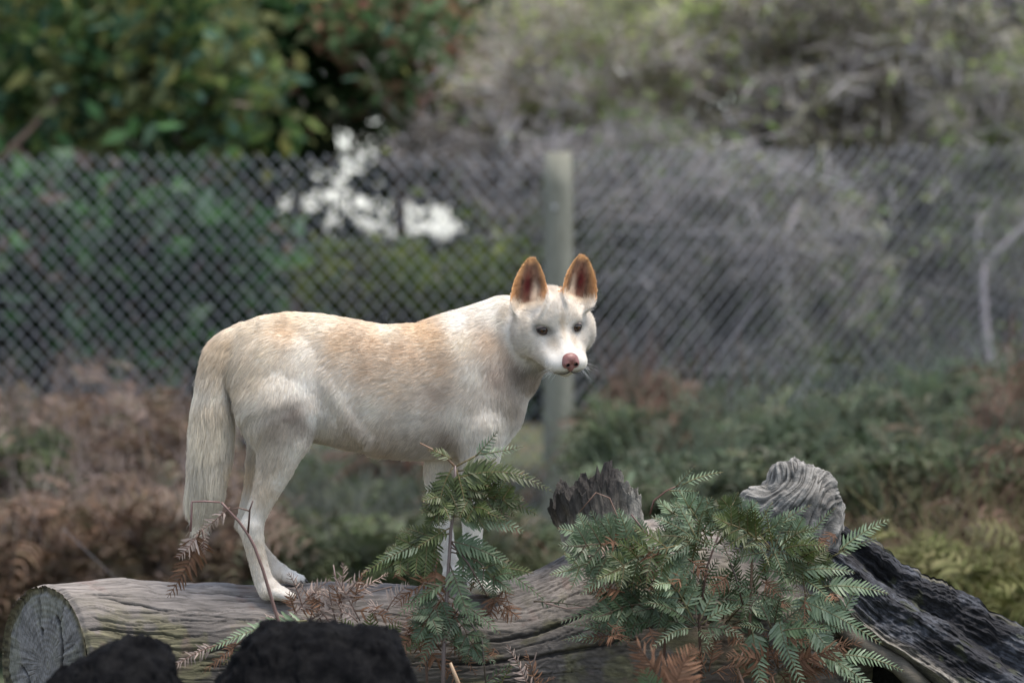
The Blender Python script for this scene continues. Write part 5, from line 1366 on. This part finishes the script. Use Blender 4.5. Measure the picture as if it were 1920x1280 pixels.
# undergrowth between the log and the fence
def under(name, label, boxes, size, cols, n, cat='bracken', K=7, L0=.26):
    """a thicket of arching fronds, each a rib with K pairs of narrow leaflets"""
    n = int(n / 4.2)
    w = np.array([q[2] * q[3] for q in boxes], float); w /= w.sum()
    B = np.array(boxes, float)[rb.choice(len(boxes), n, p=w)]
    a = rb.uniform(0, 2 * math.pi, n); r = np.where(rb.random(n) < .6, np.sqrt(rb.random(n)), np.abs(rb.normal(0, .8, n)))
    px = B[:, 0] + B[:, 2] * r * np.cos(a); py = B[:, 1] + B[:, 3] * r * np.sin(a); Y = B[:, 4] + B[:, 5] * rb.uniform(-1, 1, n)
    P = np.array([unproj(x, y, d) for x, y, d in zip(px, py, Y)])
    P = P[(P[:, 2] > .05) & ~((px > 955) & (px < 1120) & (py < 1020))]; n = len(P)
    az = rb.uniform(0, 2 * math.pi, n); el = rb.uniform(-.2, 1.1, n); L = L0 * rb.uniform(.5, 1.3, n)
    d0 = np.stack([np.cos(az) * np.cos(el), np.sin(az) * np.cos(el), np.sin(el)], 1)
    t = (np.arange(K) + .6) / K
    C_ = P[:, None] + L[:, None, None] * (t[None, :, None] * d0[:, None] + (t ** 2)[None, :, None] * np.array([0, 0, -.55]))
    T = d0[:, None] + 2 * t[None, :, None] * np.array([0, 0, -.55]); T /= np.linalg.norm(T, axis=2)[..., None]
    S = np.cross(T, np.array([0, 0, 1.0]) + .5 * rb.normal(0, 1, (n, 1, 3))); S /= np.linalg.norm(S, axis=2)[..., None] + 1e-6
    V = []
    for sg in (-1, 1):
        D = S * sg + T * .55 + rb.normal(0, .15, (n, K, 3)); D /= np.linalg.norm(D, axis=2)[..., None]
        ll = (L[:, None] * .30 * (1 - t[None]) ** .7 + .012)[..., None]; ww = T * ll * .10
        droop = np.array([0, 0, -1.0]) * ll * .25
        V.append(np.stack([C_ - ww, C_ + ww, C_ + D * ll * .6 + ww * .8, C_ + D * ll + droop], 2)); V.append(np.stack([C_ - ww, C_ + D * ll * .6 + ww * .8, C_ + D * ll + droop, C_ + D * ll * .5 - ww * 1.1], 2))
    V = np.stack(V, 2).reshape(-1, 3); F = np.arange(len(V)).reshape(-1, 4)
    cols = np.array(cols, float); hue = fbm(P, 1.6, 2, 11) * .45
    ci = np.clip(((hue + .5) + rb.normal(0, .30, n)) * len(cols), 0, len(cols) - 1).astype(int)
    cm = cols[np.clip((hue * 1.2 + .5) * len(cols), 0, len(cols) - 1).astype(int)] * .3 + cols.mean(0) * .3 + cols[ci] * .4
    lc = cols[rb.integers(0, len(cols), len(F))]
    Cc = .5 * lc * 1.05 + .5 * np.repeat(cm * (1 + .18 * rb.normal(0, 1, (n, 1))).clip(.5, 1.6), 4 * K, axis=0) * rb.uniform(.8, 1.2, (len(F), 1)) * 1.7
    # bare stalks standing among the fronds
    ns = n // 5; q = P[rb.choice(n, ns)]; dd = rb.normal(0, .5, (ns, 3)); dd[:, 2] = 1; dd *= rb.uniform(.12, .40, (ns, 1)); wv = np.cross(dd, rb.normal(0, 1, (ns, 3))); wv *= .0022 / (np.linalg.norm(wv, axis=1)[:, None] + 1e-6)
    SV = np.stack([q - wv, q + wv, q + dd + wv * .5, q + dd - wv * .5], 1).reshape(-1, 3)
    V = np.concatenate([V, SV]); F = np.arange(len(V)).reshape(-1, 4); Cc = np.concatenate([Cc, np.tile(cols.max(0) * .9, (ns, 1)) * rb.uniform(.6, 1.3, (ns, 1))])
    o = mesh_obj(name, V, F, m_leafy, None, False, None, np.clip(Cc, .004, .6)); tag(o, label, cat, kind='stuff'); return o
DEADC = [(.17, .10, .065), (.21, .135, .095), (.11, .10, .06), (.14, .09, .06), (.28, .225, .20), (.10, .07, .05), (.08, .10, .055), (.22, .165, .13)]
FGR = [(.07, .10, .045), (.085, .115, .05), (.13, .15, .10), (.05, .07, .035), (.13, .105, .075), (.14, .14, .12), (.09, .12, .045)]
under('dead_bracken', 'waist-high brown dead bracken behind the sawn end of the log', [(100, 920, 180, 120, 16.5, 1), (300, 900, 110, 90, 16.5, 1), (80, 1070, 220, 110, 15, 1), (300, 1050, 160, 110, 15, 1), (-60, 930, 100, 130, 16, 1), (-350, 960, 240, 120, 16.5, 1.2), (280, 800, 60, 30, 17, .5), (80, 800, 60, 30, 17, .5), (420, 1010, 60, 90, 15, 1)], .032, DEADC, 50000)
under('green_bracken', 'green bracken behind the dingo\'s legs', [(640, 960, 120, 50, 17, .8), (600, 1050, 120, 60, 15.5, 1), (760, 980, 120, 60, 16.5, .8), (930, 1040, 60, 30, 15, .5), (700, 1070, 160, 60, 15, 1), (860, 1060, 100, 40, 15, .8), (480, 1070, 90, 60, 15.5, 1), (30, 880, 45, 40, 15.5, .5)], .03, FGR, 34000)
under('dead_bracken', 'rust-brown dead bracken right of the timber post', [(1210, 830, 70, 60, 17, .6), (1280, 880, 110, 60, 16.5, .7), (1200, 760, 40, 40, 17.5, .4), (1860, 1000, 120, 100, 14.5, 1), (1800, 1060, 140, 60, 13.5, .8), (1910, 830, 50, 80, 15, .6), (890, 1000, 50, 35, 15, .5), (740, 860, 40, 40, 16.5, .5)], .045, [(.17, .09, .065), (.20, .12, .09), (.10, .07, .05), (.12, .10, .085), (.08, .09, .05)], 16000)
under('green_bracken', 'green bracken thicket behind the gnarled knob and charred root', [(1150, 850, 45, 50, 16, .5), (1400, 860, 130, 60, 16.5, .8), (1560, 900, 140, 80, 15.5, 1), (1720, 830, 160, 80, 16, 1), (1700, 960, 180, 100, 14.5, 1), (1350, 960, 200, 70, 14.5, 1), (1880, 900, 90, 100, 15.5, 1), (1190, 960, 60, 50, 15, .8), (1880, 760, 60, 40, 16.5, .5), (2200, 900, 240, 110, 16, 1.2)], .045, [(.06, .095, .045), (.075, .12, .06), (.12, .16, .11), (.05, .065, .035), (.12, .095, .07), (.13, .125, .105), (.09, .115, .05)], 52000)
under('grass', 'yellow-green grass below the charred root at right', [(1850, 1150, 140, 60, 12.5, 1), (1700, 1130, 160, 60, 12.5, .8), (1900, 1080, 80, 40, 13, .5)], .05, [(.13, .135, .05), (.10, .12, .04), (.17, .15, .075)], 9000, 'grass')
